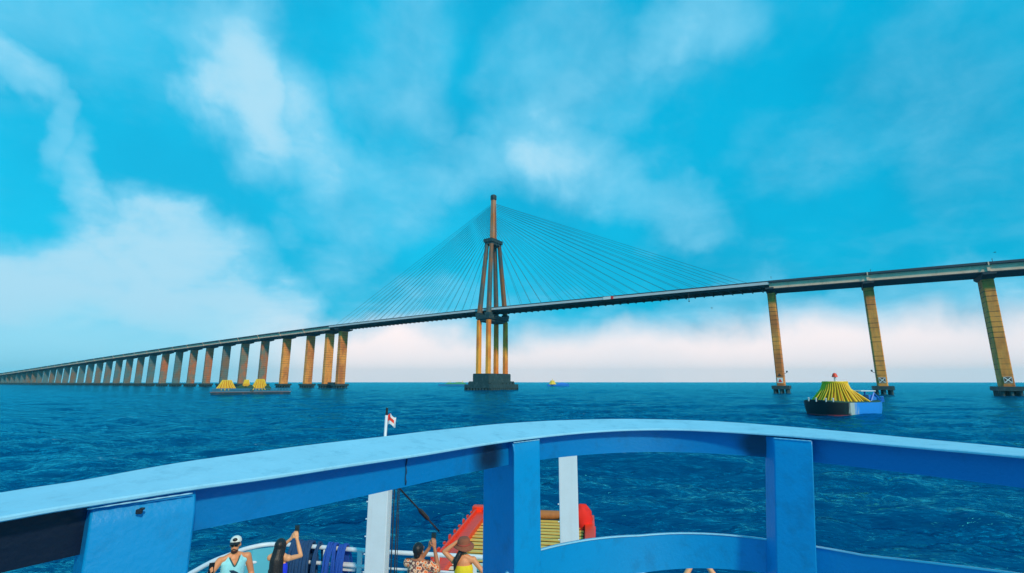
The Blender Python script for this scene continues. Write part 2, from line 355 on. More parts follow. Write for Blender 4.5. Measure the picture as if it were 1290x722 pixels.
ms = nt.nodes.new('ShaderNodeMixShader'); nt.links.new(fc.outputs[0], ms.inputs[0]); nt.links.new(df.outputs[0], ms.inputs[1]); nt.links.new(gl.outputs[0], ms.inputs[2]); nt.links.new(ms.outputs[0], nt.nodes['Material Output'].inputs[0])
me.materials.append(m)
water = bpy.data.objects.new('water', me); COL.objects.link(water); tag(water, 'wide choppy blue river reaching the horizon', kind='structure')

# ---------------------------------------------------------------- air
HAZE = .00009
mb = MB(); mb.box((0, 0, 84), (13400, 13400, 174)); hz = bpy.data.materials.new('haze_air'); hz.use_nodes = True; nt = hz.node_tree; nt.nodes.remove(nt.nodes['Principled BSDF'])
pv = nt.nodes.new('ShaderNodeVolumePrincipled'); pv.inputs['Density'].default_value = HAZE; pv.inputs['Color'].default_value = (.22, .82, 1, 1); nt.links.new(pv.outputs[0], nt.nodes['Material Output'].inputs['Volume'])
ho = mb.build('haze', hz); tag(ho, kind='stuff'); ho['label'] = 'thin blue haze over the river'

# ---------------------------------------------------------------- bridge (local x along the deck, y across, away from the camera)
T0 = (-15.7, 383.); BA = math.atan2(-.556, .831)
bridge = empty('cable_stayed_bridge', (T0[0], T0[1], 0), BA)
tag(bridge, 'long cable-stayed bridge on ochre piers crossing the river with one tall pylon', 'bridge')
ZT = [(-3000, 9), (-2400, 12), (-1900, 19), (-1525, 28), (-1144, 38.9), (-835, 48.2), (-503, 56.8), (-324, 60.6), (-204, 62.7), (-100, 63.5), (0, 63.8), (100, 63.0), (203, 62.2), (288, 60.6), (400, 58), (600, 51), (900, 38)]
def zt(x): return float(np.interp(x, [a for a, _ in ZT], [c for _, c in ZT]))
def sweep(name, prof, x0, x1, mt, step=15., parent=bridge):   # prof: closed (y, dz) loop
    n = max(2, int((x1 - x0) / step) + 1); rings = []
    for i in range(n):
        x = x0 + (x1 - x0) * i / (n - 1); rings.append([(x, y, zt(x) + dz) for y, dz in prof])
    mb = MB(); mb.loft(rings); return mb.build(name, mt, parent)
def rect(y0, y1, z0, z1): return [(y0, z0), (y1, z0), (y1, z1), (y0, z1)]
XE0, XE1 = -200., 200.
# main span: road slab, pale edge beams, hanging cross beams
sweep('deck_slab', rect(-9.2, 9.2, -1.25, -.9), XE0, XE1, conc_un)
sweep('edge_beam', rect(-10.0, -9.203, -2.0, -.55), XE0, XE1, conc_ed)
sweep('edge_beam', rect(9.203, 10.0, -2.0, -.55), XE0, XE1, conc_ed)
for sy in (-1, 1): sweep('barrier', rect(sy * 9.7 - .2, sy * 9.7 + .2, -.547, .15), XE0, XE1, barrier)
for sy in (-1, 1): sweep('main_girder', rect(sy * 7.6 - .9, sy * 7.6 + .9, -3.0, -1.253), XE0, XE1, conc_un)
mb = MB(); x = XE0 + 3
while x < XE1:
    z = zt(x); mb.loft([[(x + dx, y, z + dz) for y, dz in ((-9.6, -2.1), (-9.2, -1.26), (9.2, -1.26), (9.6, -2.1), (9.0, -3.5), (-9.0, -3.5))] for dx in (-.22, .22)]); x += 5.6
mb.build('cross_beams', conc_un, bridge)
# approach spans
for x0, x1 in ((-2950., XE0 - .02), (XE1 + .02, 880.)):
    sweep('deck_slab', rect(-9.74, 9.74, -1.1, -.75), x0, x1, conc_un)
    for sy in (-1, 1):
        sweep('barrier', rect(sy * 10.0 - .25, sy * 10.0 + .25, -1.0, .1), x0, x1, barrier)
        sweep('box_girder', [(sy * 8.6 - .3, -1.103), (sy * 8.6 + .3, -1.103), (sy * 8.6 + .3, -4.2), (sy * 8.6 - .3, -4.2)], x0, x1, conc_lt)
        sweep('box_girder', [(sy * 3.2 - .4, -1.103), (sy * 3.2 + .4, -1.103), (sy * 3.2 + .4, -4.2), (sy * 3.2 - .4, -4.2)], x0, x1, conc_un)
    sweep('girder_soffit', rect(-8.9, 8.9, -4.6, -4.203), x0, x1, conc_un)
# piers
def pier_meshes(T, L_, h, sign=None, head=True, flare=0.):
    out = {}
    mb = MB(); c = .35
    def oct_(l, t_): return [(-l + c, -t_), (l - c, -t_), (l, -t_ + c), (l, t_ - c), (l - c, t_), (-l + c, t_), (-l, t_ - c), (-l, -t_ + c)]
    o1 = oct_(L_ / 2, T / 2)
    mb.loft([[(x, y, 4.2) for x, y in o1], [(x, y, h) for x, y in o1]])
    out['shaft'] = mb
    mb = MB(); mb.prism([(-4.2, -7.5), (4.2, -7.5), (4.2, 7.5), (-4.2, 7.5)], 2.3, 4.197)
    out['cap'] = mb
    mb = MB()
    for x in (-2.9, 0, 2.9):
        for y in (-6, -3, 0, 3, 6): mb.tube([(x, y, -4), (x, y, 2.3)], .75, 10)
    out['piles'] = mb
    return out
def make_pier(x, T=8.6, L_=4.2, sign=None):
    h = zt(x) - 4.603 if abs(x) > 205 else zt(x) - 3.6
    pm = pier_meshes(T, L_, h)
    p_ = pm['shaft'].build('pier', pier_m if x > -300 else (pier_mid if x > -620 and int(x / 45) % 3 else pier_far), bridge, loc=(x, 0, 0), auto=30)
    pm['cap'].build('pile_cap', conc_dk, p_)
    pm['piles'].build('piles', conc_dk, p_, auto=40)
    # crosshead: slightly wider ledge under the girders
    mb = MB(); mb.loft([[(-L_ / 2 - .25, y, h - dz) for y, dz in ((-9.4, .0), (9.4, .0), (9.4, .9), (T / 2 + .3, 2.4), (-T / 2 - .3, 2.4), (-9.4, .9))], [(L_ / 2 + .25, y, h - dz) for y, dz in ((-9.4, .0), (9.4, .0), (9.4, .9), (T / 2 + .3, 2.4), (-T / 2 - .3, 2.4), (-9.4, .9))]])
    mb.build('crosshead', conc_un, p_)
    if x > 205 or x < -215:
        mb = MB(); mb.box((0, -9.15, h + 2.1), (1.1, .5, 3.2)); mb.box((0, -10.4, h + 3.8), (.45, .3, 1.6)); mb.build('joint_bracket', conc_lt, p_)
    if x > 0 and x < 400:
        mb = MB(); mb.tube([(1.5, -10.1, h + 4.6), (1.5, -10.1, h + 5.7)], .10, 6); mb.ell((1.5, -10.1, h + 5.8), (.22, .22, .18)); mb.build('marker_lamp', darkst, p_)
    return p_
piers = {}
for k in range(-60, 16):
    x = 200. + 45 * k if k >= 0 else -199. + 45 * k
    if k >= 0 or x < -215: piers[round(x)] = make_pier(x, L_=3.8 if k == 0 else 4.2)
for x in (-211., -189.): piers[int(x)] = make_pier(x, 8.6, 4.6)
mb = MB(); mb.box((-200, 0, 4.6), (10, 6, 2.4)); mb.build('tie_beam', conc_dk, bridge)
# navigation boards on the three right hand piers
sign_w = mat('sign_white', (.82, .8, .76), .5, var=.06); sign_d = mat('sign_dark', (.10, .05, .03), .6, var=.1); sign_r = mat('sign_red', (.8, .03, .02), .5, var=.05)
for x, kind in ((200, 'tri'), (245, 'cross'), (290, 'cross')):
    p_ = piers[x]; y = -4.3 - .08
    mb = MB(); bz = 7.1
    mb.box((0, y, bz), (2.8, .1, 2.8)); o = mb.build('navigation_board', sign_w if kind == 'tri' else sign_d, p_)
    if kind == 'tri':
        mb = MB(); mb.loft([[(-1., yy, bz - 1.), (1., yy, bz - 1.), (0, yy, bz + 1.)] for yy in (y - .10, y - .053)]); mb.build('triangle_mark', sign_r, o)
        o['label'] = 'white square board with red triangle'
        mb = MB(); mb.loft([[(-.9, yy, bz + 2.3), (.9, yy, bz + 2.3), (0, yy, bz + 3.9)] for yy in (y - .05, y + .05)]); mb.build('warning_mark', sign_d, p_)
    else:
        mb = MB(); 
        for a_ in (R(45), R(-45)):
            mb.box((0, y - (.085 if a_ > 0 else .10), bz), (3.1, .05, .34), M=Matrix.Rotation(a_, 3, 'Y'))
        for dx_, dz_, sx_, sz_ in ((0, 1.32, 2.8, .13), (0, -1.32, 2.8, .13), (1.32, 0, .13, 2.5), (-1.32, 0, .13, 2.5)): mb.box((dx_, y - .075, bz + dz_), (sx_, .05, sz_))
        mb.build('cross_mark', sign_w, o); o['label'] = 'dark square board with white diagonal cross'
    if x in (245, 200):   # little lamp arm
        s_ = -1 if x == 245 else 1
        mb = MB(); mb.tube([(s_ * 2.0, -3.4, 10.5), (s_ * 3.6, -3.6, 11.3)], .14, 6); mb.box((s_ * 3.7, -3.6, 11.8), (.7, .5, .9)); mb.build('lamp_arm', darkst, p_)
# pylon
pyl = MB()
def oct2(cx, cy, s): c = s * .42; s /= 2; c /= 2; return [(cx - s + c, cy - s), (cx + s - c, cy - s), (cx + s, cy - s + c), (cx + s, cy + s - c), (cx + s - c, cy + s), (cx - s + c, cy + s), (cx - s, cy + s - c), (cx - s, cy - s + c)]
def lv(poly, z): return [(x, y, z) for x, y in poly]
shaft = MB(); shaft.loft([lv(oct2(0, 0, 5.2), 118), lv(oct2(0, 0, 4.6), 135), lv(oct2(0, 0, 3.7), 157.5)])
pylon = shaft.build('pylon', pier_mat('shaft_concrete', (.45, .22, .12), (.55, .18, .04), (.05, .09, .07), False), bridge, auto=30)
MB().loft([lv(oct2(0, 0, 3.9), 157.5), lv(oct2(0, 0, 4.5), 158.3), lv(oct2(0, 0, 4.5), 161.5), lv(oct2(0, 0, 3.6), 162.2)]).build('pylon_cap', conc_dk, pylon, auto=30)
mb = MB(); mb.prism([(-4.4, -7.6), (4.4, -7.6), (4.4, 7.6), (-4.4, 7.6)], 119.4, 122.2); mb.prism([(-3.6, -6.9), (3.6, -6.9), (3.6, 6.9), (-3.6, 6.9)], 117.5, 119.4); mb.build('collar', conc_dk, pylon)
for sxx in (-1, 1):
    for syy in (-1, 1):
        MB().loft([lv(oct2(sxx * 4.5, syy * 11.4, 3.6), 59.5), lv(oct2(sxx * 2.3, syy * 5.6, 2.9), 117.6)]).build('upper_leg', leg_m, pylon, auto=30)
        MB().loft([lv(oct2(sxx * 4.65, syy * 11.6, 3.7), 12.4), lv(oct2(sxx * 4.65, syy * 11.6, 3.5), 54.)]).build('lower_column', tower_m, pylon, auto=30)
mb = MB(); mb.box((0, 0, 56.4), (13.2, 27, 3.0)); mb.box((0, 0, 53.9), (11.5, 25.5, 1.6))
for sxx in (-1, 1):
    for syy in (-1, 1): mb.box((sxx * 4.6, syy * 11.5, 58.6), (4.6, 4.4, 2.4))
mb.build('crossbeam', conc_dk, pylon)
mb = MB(); mb.prism([(-7.2, -14.5), (7.2, -14.5), (7.2, 14.5), (-7.2, 14.5)], 6.4, 12.5)
for i in range(7):
    y = -14.5 + 29 * i / 6; mb.box((0, y, 9.3), (15.0, .7, 5.8))
for i in range(4):
    x = -7.2 + 14.4 * i / 3; mb.box((x, 0, 9.3), (.7, 29.8, 5.8))
mb.build('pile_cap', conc_dk, pylon)
mb = MB(); mb.prism([(-9.5, -17.0), (9.5, -17.0), (9.5, 17.0), (-9.5, 17.0)], 4.2, 6.6); mb.prism([(-12, -19.6), (12, -19.6), (12, 19.6), (-12, 19.6)], 1.6, 4.3)
for i in range(15):
    for sxx in (-1, 1): mb.tube([(sxx * 11.3, -19 + 38 * i / 14, -4), (sxx * 11.3, -19 + 38 * i / 14, 1.7)], .9, 8)
for i in range(9):
    for syy in (-1, 1): mb.tube([(-11.3 + 22.6 * i / 8, syy * 19, -4), (-11.3 + 22.6 * i / 8, syy * 19, 1.7)], .9, 8)
rnd = random.Random(3)
for i in range(26): mb.box((rnd.choice((-1, 1)) * rnd.uniform(8, 11.5), rnd.uniform(-18, 18), 4.9), (1.2, 1.8, rnd.uniform(1, 2.6)))
mb.build('fender_base', conc_dk, pylon)
# stay cables
NC = 19
for side in (-1, 1):
    for edge in (-1, 1):
        for i in range(NC):
            f = i / (NC - 1); xa = side * (24 + f * 166); za = 127 + 27 * (f ** .82)
            mb = MB(); mb.tube([(side * 1.6, edge * .9, za), (xa, edge * 9.6, zt(xa) - .4)], .10, 6)
            mb.build('stay_cable', cable_m, bridge)
# small things fixed to the deck edge
o = MB(); o.box((0, 0, 0), (5.4, .2, 1.9)); e = empty('navigation_sign', (0, 0, 0), BA)
def bw(x, y, z): c_, s_ = math.cos(BA), math.sin(BA); return (T0[0] + x * c_ - y * s_, T0[1] + x * s_ + y * c_, z)
e.location = bw(103, -10.3, zt(103) - 1.2); tag(e, 'small white sign with red end hung on the main span edge', 'sign')
o.build('board', sign_w, e); o = MB(); o.box((3.6, 0, 0), (1.6, .25, 1.9)); o.build('red_panel', sign_r, e)
e = empty('hanging_pole', bw(156, -9.5, zt(156) - 2), BA); tag(e, 'thin dark pole hanging below the main span right of the pylon', 'pole')
MB().tube([(0, 0, 0), (0, 0, -5.6)], .16, 6).build('rod', darkst, e); MB().box((0, 0, -5.9), (.6, .6, .7)).build('lamp_box', darkst, e)

# ---------------------------------------------------------------- floats and barges
def frustum_tent(mb_, c, r0, r1, z0, z1, flare, n=40, jag=.0, seed=1, mi=0, sx_=1.):
    rn = random.Random(seed); rings = []
    for k in range(6):
        f = k / 5; r_ = r1 + (r0 - r1) * ((1 - f) ** flare); ring = []
        for i in range(n):
            a_ = 2 * math.pi * i / n; q_ = r_ * (1 + (.06 if i % 2 else -.03)); ring.append((c[0] + sx_ * q_ * math.cos(a_), c[1] + q_ * math.sin(a_), z0 + (z1 - z0) * f))
        rings.append(ring)
    mb_.loft(rings, mi)
def barge_round():
    e = empty('navigation_float', (64.6, 95.8, 0), R(14))
    tag(e, 'round-ended black and blue float with yellow cone and red lantern', 'float')
    m = mat('float_hull_paint', (.02, .28, .85), .35, var=.05); nt = m.node_tree; b = nt.nodes['Principled BSDF']; src = b.inputs['Base Color'].links[0].from_socket
    t = nt.nodes.new('ShaderNodeTexCoord'); sp = nt.nodes.new('ShaderNodeSeparateXYZ'); nt.links.new(t.outputs['Object'], sp.inputs[0])
    mp = nt.nodes.new('ShaderNodeMapping'); mp.inputs[3].default_value = (1.8, 1.8, .1); nt.links.new(t.outputs['Object'], mp.inputs[0]); n = nt.nodes.new('ShaderNodeTexNoise'); n.inputs['Scale'].default_value = 1.1; n.inputs['Detail'].default_value = 5; nt.links.new(mp.outputs[0], n.inputs[0])
    ad = nt.nodes.new('ShaderNodeMath'); ad.operation = 'MULTIPLY_ADD'; nt.links.new(n.outputs[0], ad.inputs[0]); ad.inputs[1].default_value = 3.5; nt.links.new(sp.outputs[0], ad.inputs[2])
    def st(a_, c_, col, prev):
        r_ = nt.nodes.new('ShaderNodeMapRange'); nt.links.new(ad.outputs[0], r_.inputs[0]); r_.inputs[1].default_value = a_; r_.inputs[2].default_value = c_
        x_ = nt.nodes.new('ShaderNodeMix'); x_.data_type = 'RGBA'; nt.links.new(r_.outputs[0], x_.inputs[0]); nt.links.new(prev, x_.inputs[6]); x_.inputs[7].default_value = col + (1,); return x_.outputs[2]
    c_ = st(.2, -.4, (.45, .55, .55), src); c_ = st(-1.0, -1.5, (.008, .012, .015), c_); nt.links.new(c_, b.inputs['Base Color'])
    Lh, Wh = 6.9, 4.6
    def outline(k, dz): 
        pts = []
        for i in range(28):
            a_ = 2 * math.pi * i / 28; ca, sa = math.cos(a_), math.sin(a_)
            pts.append((Lh * k * math.copysign(abs(ca) ** .62, ca), Wh * k * math.copysign(abs(sa) ** .75, sa), dz + (.35 * abs(ca) ** 6 if dz > 1 else 0)))
        return pts
    MB().loft([outline(.90, -1.2), outline(.95, .25), outline(.985, 1.2), outline(1., 2.5)]).build('hull', m, e, auto=50)
    MB().loft([outline(.955, .05), outline(.962, .28)]).build('boot_stripe', mat('boot_stripe_red', (.25, .03, .05), .6), e)
    MB().loft([outline(.97, 2.505), outline(.97, 2.62)]).build('deck', dgreen, e)
    mb = MB(); frustum_tent(mb, (-1.2, 0), 3.7, 1.95, 2.6, 6.0, 1.5, 36); cn = mb.build('cone_cover', mat('cone_cloth', (.62, .28, .01), .8, var=.2), e)
    mb = MB()
    for i in range(38):
        a_ = 2 * math.pi * i / 38 + .05; r0 = 4.2 + .25 * math.sin(i * 2.3); 
        pts = [(-1.2 + 2.0 * math.cos(a_), 2.0 * math.sin(a_), 6.15), (-1.2 + 2.45 * math.cos(a_), 2.45 * math.sin(a_), 4.9), (-1.2 + r0 * math.cos(a_), r0 * math.sin(a_) * .95, 2.62)]
        if math.cos(a_) > .55: pts[-1] = (-1.2 + 5.5 * math.cos(a_), 5.0 * math.sin(a_), 2.62)
        mb.tube(pts, .115, 6)
    mb.build('cone_poles', yellow, e, auto=60)
    mb = MB(); mb.tube([(-1.2 + 2.0 * math.cos(2 * math.pi * i / 24), 2.0 * math.sin(2 * math.pi * i / 24), 6.2) for i in range(24)], .22, 6, closed=True); mb.build('top_ring', yellow, e, auto=60)
    mb = MB(); mb.tube([(-1.0, 0, 6.0), (-1.0, 0, 7.3)], .2, 8); mb.build('lantern_post', white_pt, e)
    mb = MB(); rr_ = [(.52, 7.2), (.46, 7.45), (.32, 7.85), (.22, 7.95), (.05, 8.0)]; mb.loft([[(-1.0 + r_ * math.cos(k * math.pi / 8), r_ * math.sin(k * math.pi / 8), z_) for k in range(16)] for r_, z_ in rr_]); mb.build('lantern', redp, e, auto=50)
    # stern gear on the blue side
    mb = MB(); mb.box((5.0, -1.6, 3.2), (1.8, 1.2, 1.2)); mb.tube([(4.0, -2.6, 2.6), (5.2, -2.4, 4.2), (6.8, -2.2, 2.8)], .14, 6); mb.tube([(4.6, .5, 2.6), (4.6, .5, 4.4)], .16, 6); mb.tube([(6.2, .3, 2.6), (6.2, .3, 4.4)], .16, 6)
    mb.box((5.4, 1, 3.1), (1.4, 1.8, 1.0)); mb.build('winch', hull_blue, e)
    MB().box((4.7, -.3, 4.55), (3.6, 3.0, .16)).build('canopy', white_pt, e)
    mb = MB()
    for i in range(13):
        a_ = R(-70 + 140 * i / 12); ca, sa = math.cos(a_), math.sin(a_); x_, y_ = 7.4 * math.copysign(abs(ca) ** .62, ca), 4.6 * math.copysign(abs(sa) ** .75, sa)
        if x_ > 4: mb.tube([(x_, y_, 2.5), (x_, y_, 3.5)], .08, 6)
    mb.tube([(7.4 * abs(math.cos(R(a_))) ** .62, 4.6 * math.copysign(abs(math.sin(R(a_))) ** .75, math.sin(R(a_))), 3.5) for a_ in range(-66, 67, 6)], .07, 6)
    mb.build('rail', hull_blue, e)
    for x_, y_ in ((-7.0, -.8), (-6.9, 1.0), (-6.4, -2.4), (-5.6, -3.2)):
        mb = MB(); mb.tube([(x_, y_, 2.6), (x_, y_, 3.15)], .13, 8); mb.ell((x_, y_, 3.2), (.2, .2, .12)); mb.build('bollard', conc_ed, e)
barge_round()
def barge_flat():
    a = Vector((-144., 232.5)); c = Vector((-112., 247.)); dd = c - a; L_ = dd.length; e = empty('flat_barge', (a.x, a.y, 0), math.atan2(dd.y, dd.x))
    tag(e, 'long flat teal barge carrying yellow cones in front of the far piers', 'barge')
    W = 9.
    MB().loft([[(.6, .4, -.5), (L_ - .6, .4, -.5), (L_ - .6, W, -.5), (.6, W, -.5)], [(0, 0, 1.3), (L_, 0, 1.3), (L_, W, 1.3), (0, W, 1.3)]]).build('hull', mat('barge_hull', (.01, .06, .10), .5, stain=(.25, .12, .08), stain_scale=.6), e)
    MB().box((L_ / 2, -.03, 1.42), (L_, .12, .14)).build('rub_rail', mat('rust_rail', (.35, .13, .08), .7), e)
    MB().prism([(0, 0), (L_, 0), (L_, W), (0, W)], 1.3, 1.5).build('deck', deckgrey, e)
    mb = MB(); n = 26
    for i in range(n + 1): mb.tube([(L_ * i / n, .15, 1.5), (L_ * i / n, .15, 3.)], .08, 5); mb.tube([(L_ * i / n, W - .15, 1.5), (L_ * i / n, W - .15, 3.)], .08, 5)
    for z_ in (2.2, 3.): mb.tube([(0, .15, z_), (L_, .15, z_)], .08, 5); mb.tube([(0, W - .15, z_), (L_, W - .15, z_)], .08, 5)
    mb.build('rail', mat('barge_rail_teal', (.03, .2, .35), .5), e)
    mb = MB(); mb.box((L_ * .25, 1.0, 2.3), (L_ * .46, 1.2, 1.7)); mb.box((L_ * .57, 1.2, 2.1), (3.4, 1.2, 1.3)); mb.box((L_ * .8, 1.2, 1.9), (L_ * .36, .6, .8)); mb.build('side_lockers', mat('barge_blue', (.02, .18, .30), .5, var=.3, vscale=1), e)
    for k, (x_, r_, h) in enumerate(((6.0, 4.3, 4.8), (14.6, 2.0, 5.0), (20.6, 3.9, 5.3))):
        m1 = MB(); frustum_tent(m1, (x_, 4.6), r_ * .9, r_ * .38, 3.0 if k != 1 else 4.4, 2.2 + h, 1.3, 28); o_ = m1.build('yellow_cone', MATS['cone_cloth'], e)
        m2_ = MB()
        for i in range(18):
            a_ = 2 * math.pi * i / 18; rt = r_ * .42; zz = 2.2 if k != 1 else 4.2
            m2_.tube([(x_ + rt * math.cos(a_), 4.6 + rt * math.sin(a_), 2.3 + h), (x_ + r_ * .75 * math.cos(a_ + .1), 4.6 + r_ * .75 * math.sin(a_ + .1), 4.4), (x_ + r_ * 1.08 * math.cos(a_ + .2), 4.6 + r_ * 1.08 * math.sin(a_ + .2), zz)], .2, 5)
        m2_.build('cone_poles', mat('pale_yellow_pole', (1., .58, .04), .6, var=.2) if k == 0 else MATS['pale_yellow_pole'], o_)
    for x_, w_ in ((12.5, 2.1), (16.6, 2.0), (24.2, 1.6)):
        mb = MB(); mb.loft([[(x_ - w_, y_, 1.6), (x_ + w_, y_, 1.6), (x_ + w_, y_, 3.4), (x_ + .3, y_, 4.8), (x_ - .3, y_, 4.8), (x_ - w_, y_, 3.4)] for y_ in (1.8, 6.5)]); mb.build('dark_tent', dgreen, e)
barge_flat()
def small_boat(name, label, cat, x, y, L_, col1, with_cone, rz):
    e = empty(name, (x, y, 0), rz); tag(e, label, cat)
    s = L_ / 2
    MB().loft([[(-s * .9, -2.2, -.3), (s * .8, -2.2, -.3), (s * .95, 0, -.3), (s * .8, 2.2, -.3), (-s * .9, 2.2, -.3)], [(-s, -3, 2.6), (s * .8, -3, 2.6), (s, 0, 3.2), (s * .8, 3, 2.6), (-s, 3, 2.6)]]).build('hull', col1, e)
    if with_cone:
        mb = MB(); frustum_tent(mb, (-s * .5, 0), 5.2, 2.6, 2.6, 8.2, 1.3, 24); mb.tube([(-s * .5, 0, 8.2), (-s * .5, 0, 10.5)], .3, 6); mb.build('yellow_cone', MATS['pale_yellow_pole'], e)
        mb = MB(); mb.loft([[(-s * .1, y_, 2.6), (s * .9, y_, 2.6), (s * .85, y_, 3.8), (s * .35, y_, 5.3), (s * .05, y_, 5.0)] for y_ in (-2.4, 2.4)]); mb.build('blue_shelter', hull_blue, e)
    else:
        mb = MB(); mb.loft([[(-s * .55, y_, 2.6), (s * .85, y_, 2.6), (s * .8, y_, 4.6), (s * .4, y_, 6.0), (0, y_, 4.6), (-s * .3, y_, 5.6)] for y_ in (-2.2, 2.2)]); mb.build('green_cover', mat('green_cover', (.05, .35, .15), .7), e)
        mb = MB(); mb.tube([(-s * .2, 0, 3), (-s * .2, 0, 8)], .35, 5); mb.tube([(s * .6, 0, 3), (s * .6, 0, 7.5)], .6, 5); mb.tube([(s * .25, 0, 3), (s * .25, 0, 7.5)], .4, 5); mb.build('yellow_mast', MATS['pale_yellow_pole'], e)
small_boat('distant_float', 'tiny blue float with yellow cone on the horizon right of the pylon', 'float', 68, 716, 34, hull_blue, True, R(4))
small_boat('distant_boat', 'tiny blue and green vessel on the horizon left of the pylon', 'boat', -92, 760, 48, mat('far_hull', (.03, .22, .5), .5), False, R(3))

# ---------------------------------------------------------------- birds
def bird(label, loc, s, rz):
    e = empty('bird', loc, rz); tag(e, label, 'bird')
    mb = MB(); mb.cap((0, -.18 * s, 0), .05 * s, (0, .12 * s, .01 * s), .07 * s, 8); mb.cap((0, .12 * s, .02 * s), .05 * s, (0, .22 * s, .03 * s), .03 * s, 8); mb.cap((0, .24 * s, .03 * s), .015 * s, (0, .3 * s, .02 * s), .004 * s, 6)
    for k in (-1, 1): mb.loft([[(k * .03 * s, .1 * s, .02 * s), (k * .03 * s, -.08 * s, .02 * s), (k * .03 * s, 0, .05 * s)], [(k * .3 * s, .14 * s, .14 * s), (k * .3 * s, -.04 * s, .13 * s), (k * .3 * s, .04 * s, .16 * s)], [(k * .62 * s, -.02 * s, .08 * s), (k * .62 * s, -.1 * s, .08 * s), (k * .62 * s, -.05 * s, .09 * s)]])
    mb.loft([[(-.03 * s, -.16 * s, 0), (.03 * s, -.16 * s, 0), (0, -.16 * s, .02 * s)], [(-.07 * s, -.34 * s, 0), (.07 * s, -.34 * s, 0), (0, -.34 * s, .012 * s)]])
    mb.build('body', black, e, smooth=True)
bird('dark bird flying above the deck over the pier with the rightmost cross board', (98.6, 94, 6.3 + 25.9), .75, R(70))
bird('dark bird flying in the gap just below the main span', (43.7, 103, 6.3 + 15.8), .75, R(60))

# ---------------------------------------------------------------- the ferry we stand on
ferry = empty('ferry', (0, 0, 0)); tag(ferry, 'blue and white ferry with curved upper rail, white masts and bow ramp', 'ferry')
hd = Vector((.15, .989, 0)); rt = Vector((.989, -.15, 0))
def FP(a, f, z): p_ = rt * a + hd * f; return (p_.x, p_.y, z)      # a to starboard, f forward
# outline of the main deck, port bow first
front = [(-5.005, -4.0), (-5.225, 2.0), (-5.478, 5.0), (-5.555, 9.02), (-5.412, 9.955), (-5.192, 10.395), (-4.785, 10.56), (-3.74, 10.362), (-2.53, 10.12), (0.0, 9.735), (1.045, 9.57), (2.6, 8.75), (3.5, 7.8), (4.2, 6.9), (5.39, 6.05), (5.61, 3.0), (5.72, -4.0)]
DZ = 2.0
def off(poly, d):
    out = []
    for i, p_ in enumerate(poly):
        a = Vector(poly[max(0, i - 1)]); b = Vector(poly[min(len(poly) - 1, i + 1)]); t = (b - a).normalized(); n = Vector((-t.y, t.x)); out.append((p_[0] + n.x * d, p_[1] + n.y * d))
    return out
hull_o = off(front, .22); low = [(x * .86, y - 1.2 if y > 5 else y) for x, y in hull_o]
MB().loft([[(x, y, -1.) for x, y in low], [(x, y, .3) for x, y in [(a * .94, c - .5 if c > 5 else c) for a, c in hull_o]], [(x, y, DZ - .12) for x, y in hull_o]]).build('hull', hull_blue, ferry)
MB().prism(hull_o, DZ - .117, DZ).build('main_deck', deckgrey, ferry)
# port bow bulwark panel and tube rails
pb = [front[i] for i in (3, 4, 5, 6)]
mb = MB(); c2 = off(front, .03)[3:7]; c3 = off(front, -.0)[3:7]
for i in range(1, 3): mb.prism([c2[i], c2[i + 1], c3[i + 1], c3[i]], DZ, DZ + 1.0)
mb.build('bow_bulwark', teal_pt, ferry)
def curve(pts, n=6):
    P_ = [Vector(p_) for p_ in pts]; out = []
    for i in range(len(P_) - 1):
        p0 = P_[max(0, i - 1)]; p1 = P_[i]; p2 = P_[i + 1]; p3 = P_[min(len(P_) - 1, i + 2)]
        for k in range(n):
            t = k / n; out.append(.5 * ((2 * p1) + (p2 - p0) * t + (2 * p0 - 5 * p1 + 4 * p2 - p3) * t * t + (3 * p1 - p0 - 3 * p2 + p3) * t ** 3))
    out.append(P_[-1]); return out
mr = empty('main_deck_rail', (0, 0, 0)); mr.parent = ferry; mr['label'] = 'white tube rail round the lower bow'
for z, r_, nm in ((1.05, .034, 'top_rail'), (.76, .022, 'middle_rail'), (.5, .022, 'middle_rail'), (.25, .022, 'middle_rail')):
    for a, b_ in ((1, 8), (8, 10), (10, 16)):
        mb = MB(); mb.tube(curve([(x, y, DZ + z) for x, y in front[a:b_ + 1]], 6), r_ * (1.25 if nm == 'top_rail' else (1.6 if b_ == 8 else 1.)), 8); mb.build(nm, white_pt, mr, smooth=True)
for i in (1, 2, 3, 6, 7, 8, 9, 10, 11, 12, 13, 14):
    x, y = front[i]; mb = MB(); mb.tube([(x, y, DZ), (x, y, DZ + 1.05)], .03, 8); mb.build('stanchion', white_pt, mr, smooth=True)
for x, y in ((-2.99, 10.21), (-4.34, 10.45), (-1.43, 9.93), (-.71, 9.83), (1.8, 9.28)):
    mb = MB(); mb.box((x, y, DZ + .52), (.09, .05, 1.04)); mb.build('stanchion', white_pt, mr, bevel=.006)
MB().box((-3.25, 10.31, DZ + .72), (.33, .03, .15), -.15).build('notice_plate', white_pt, mr)

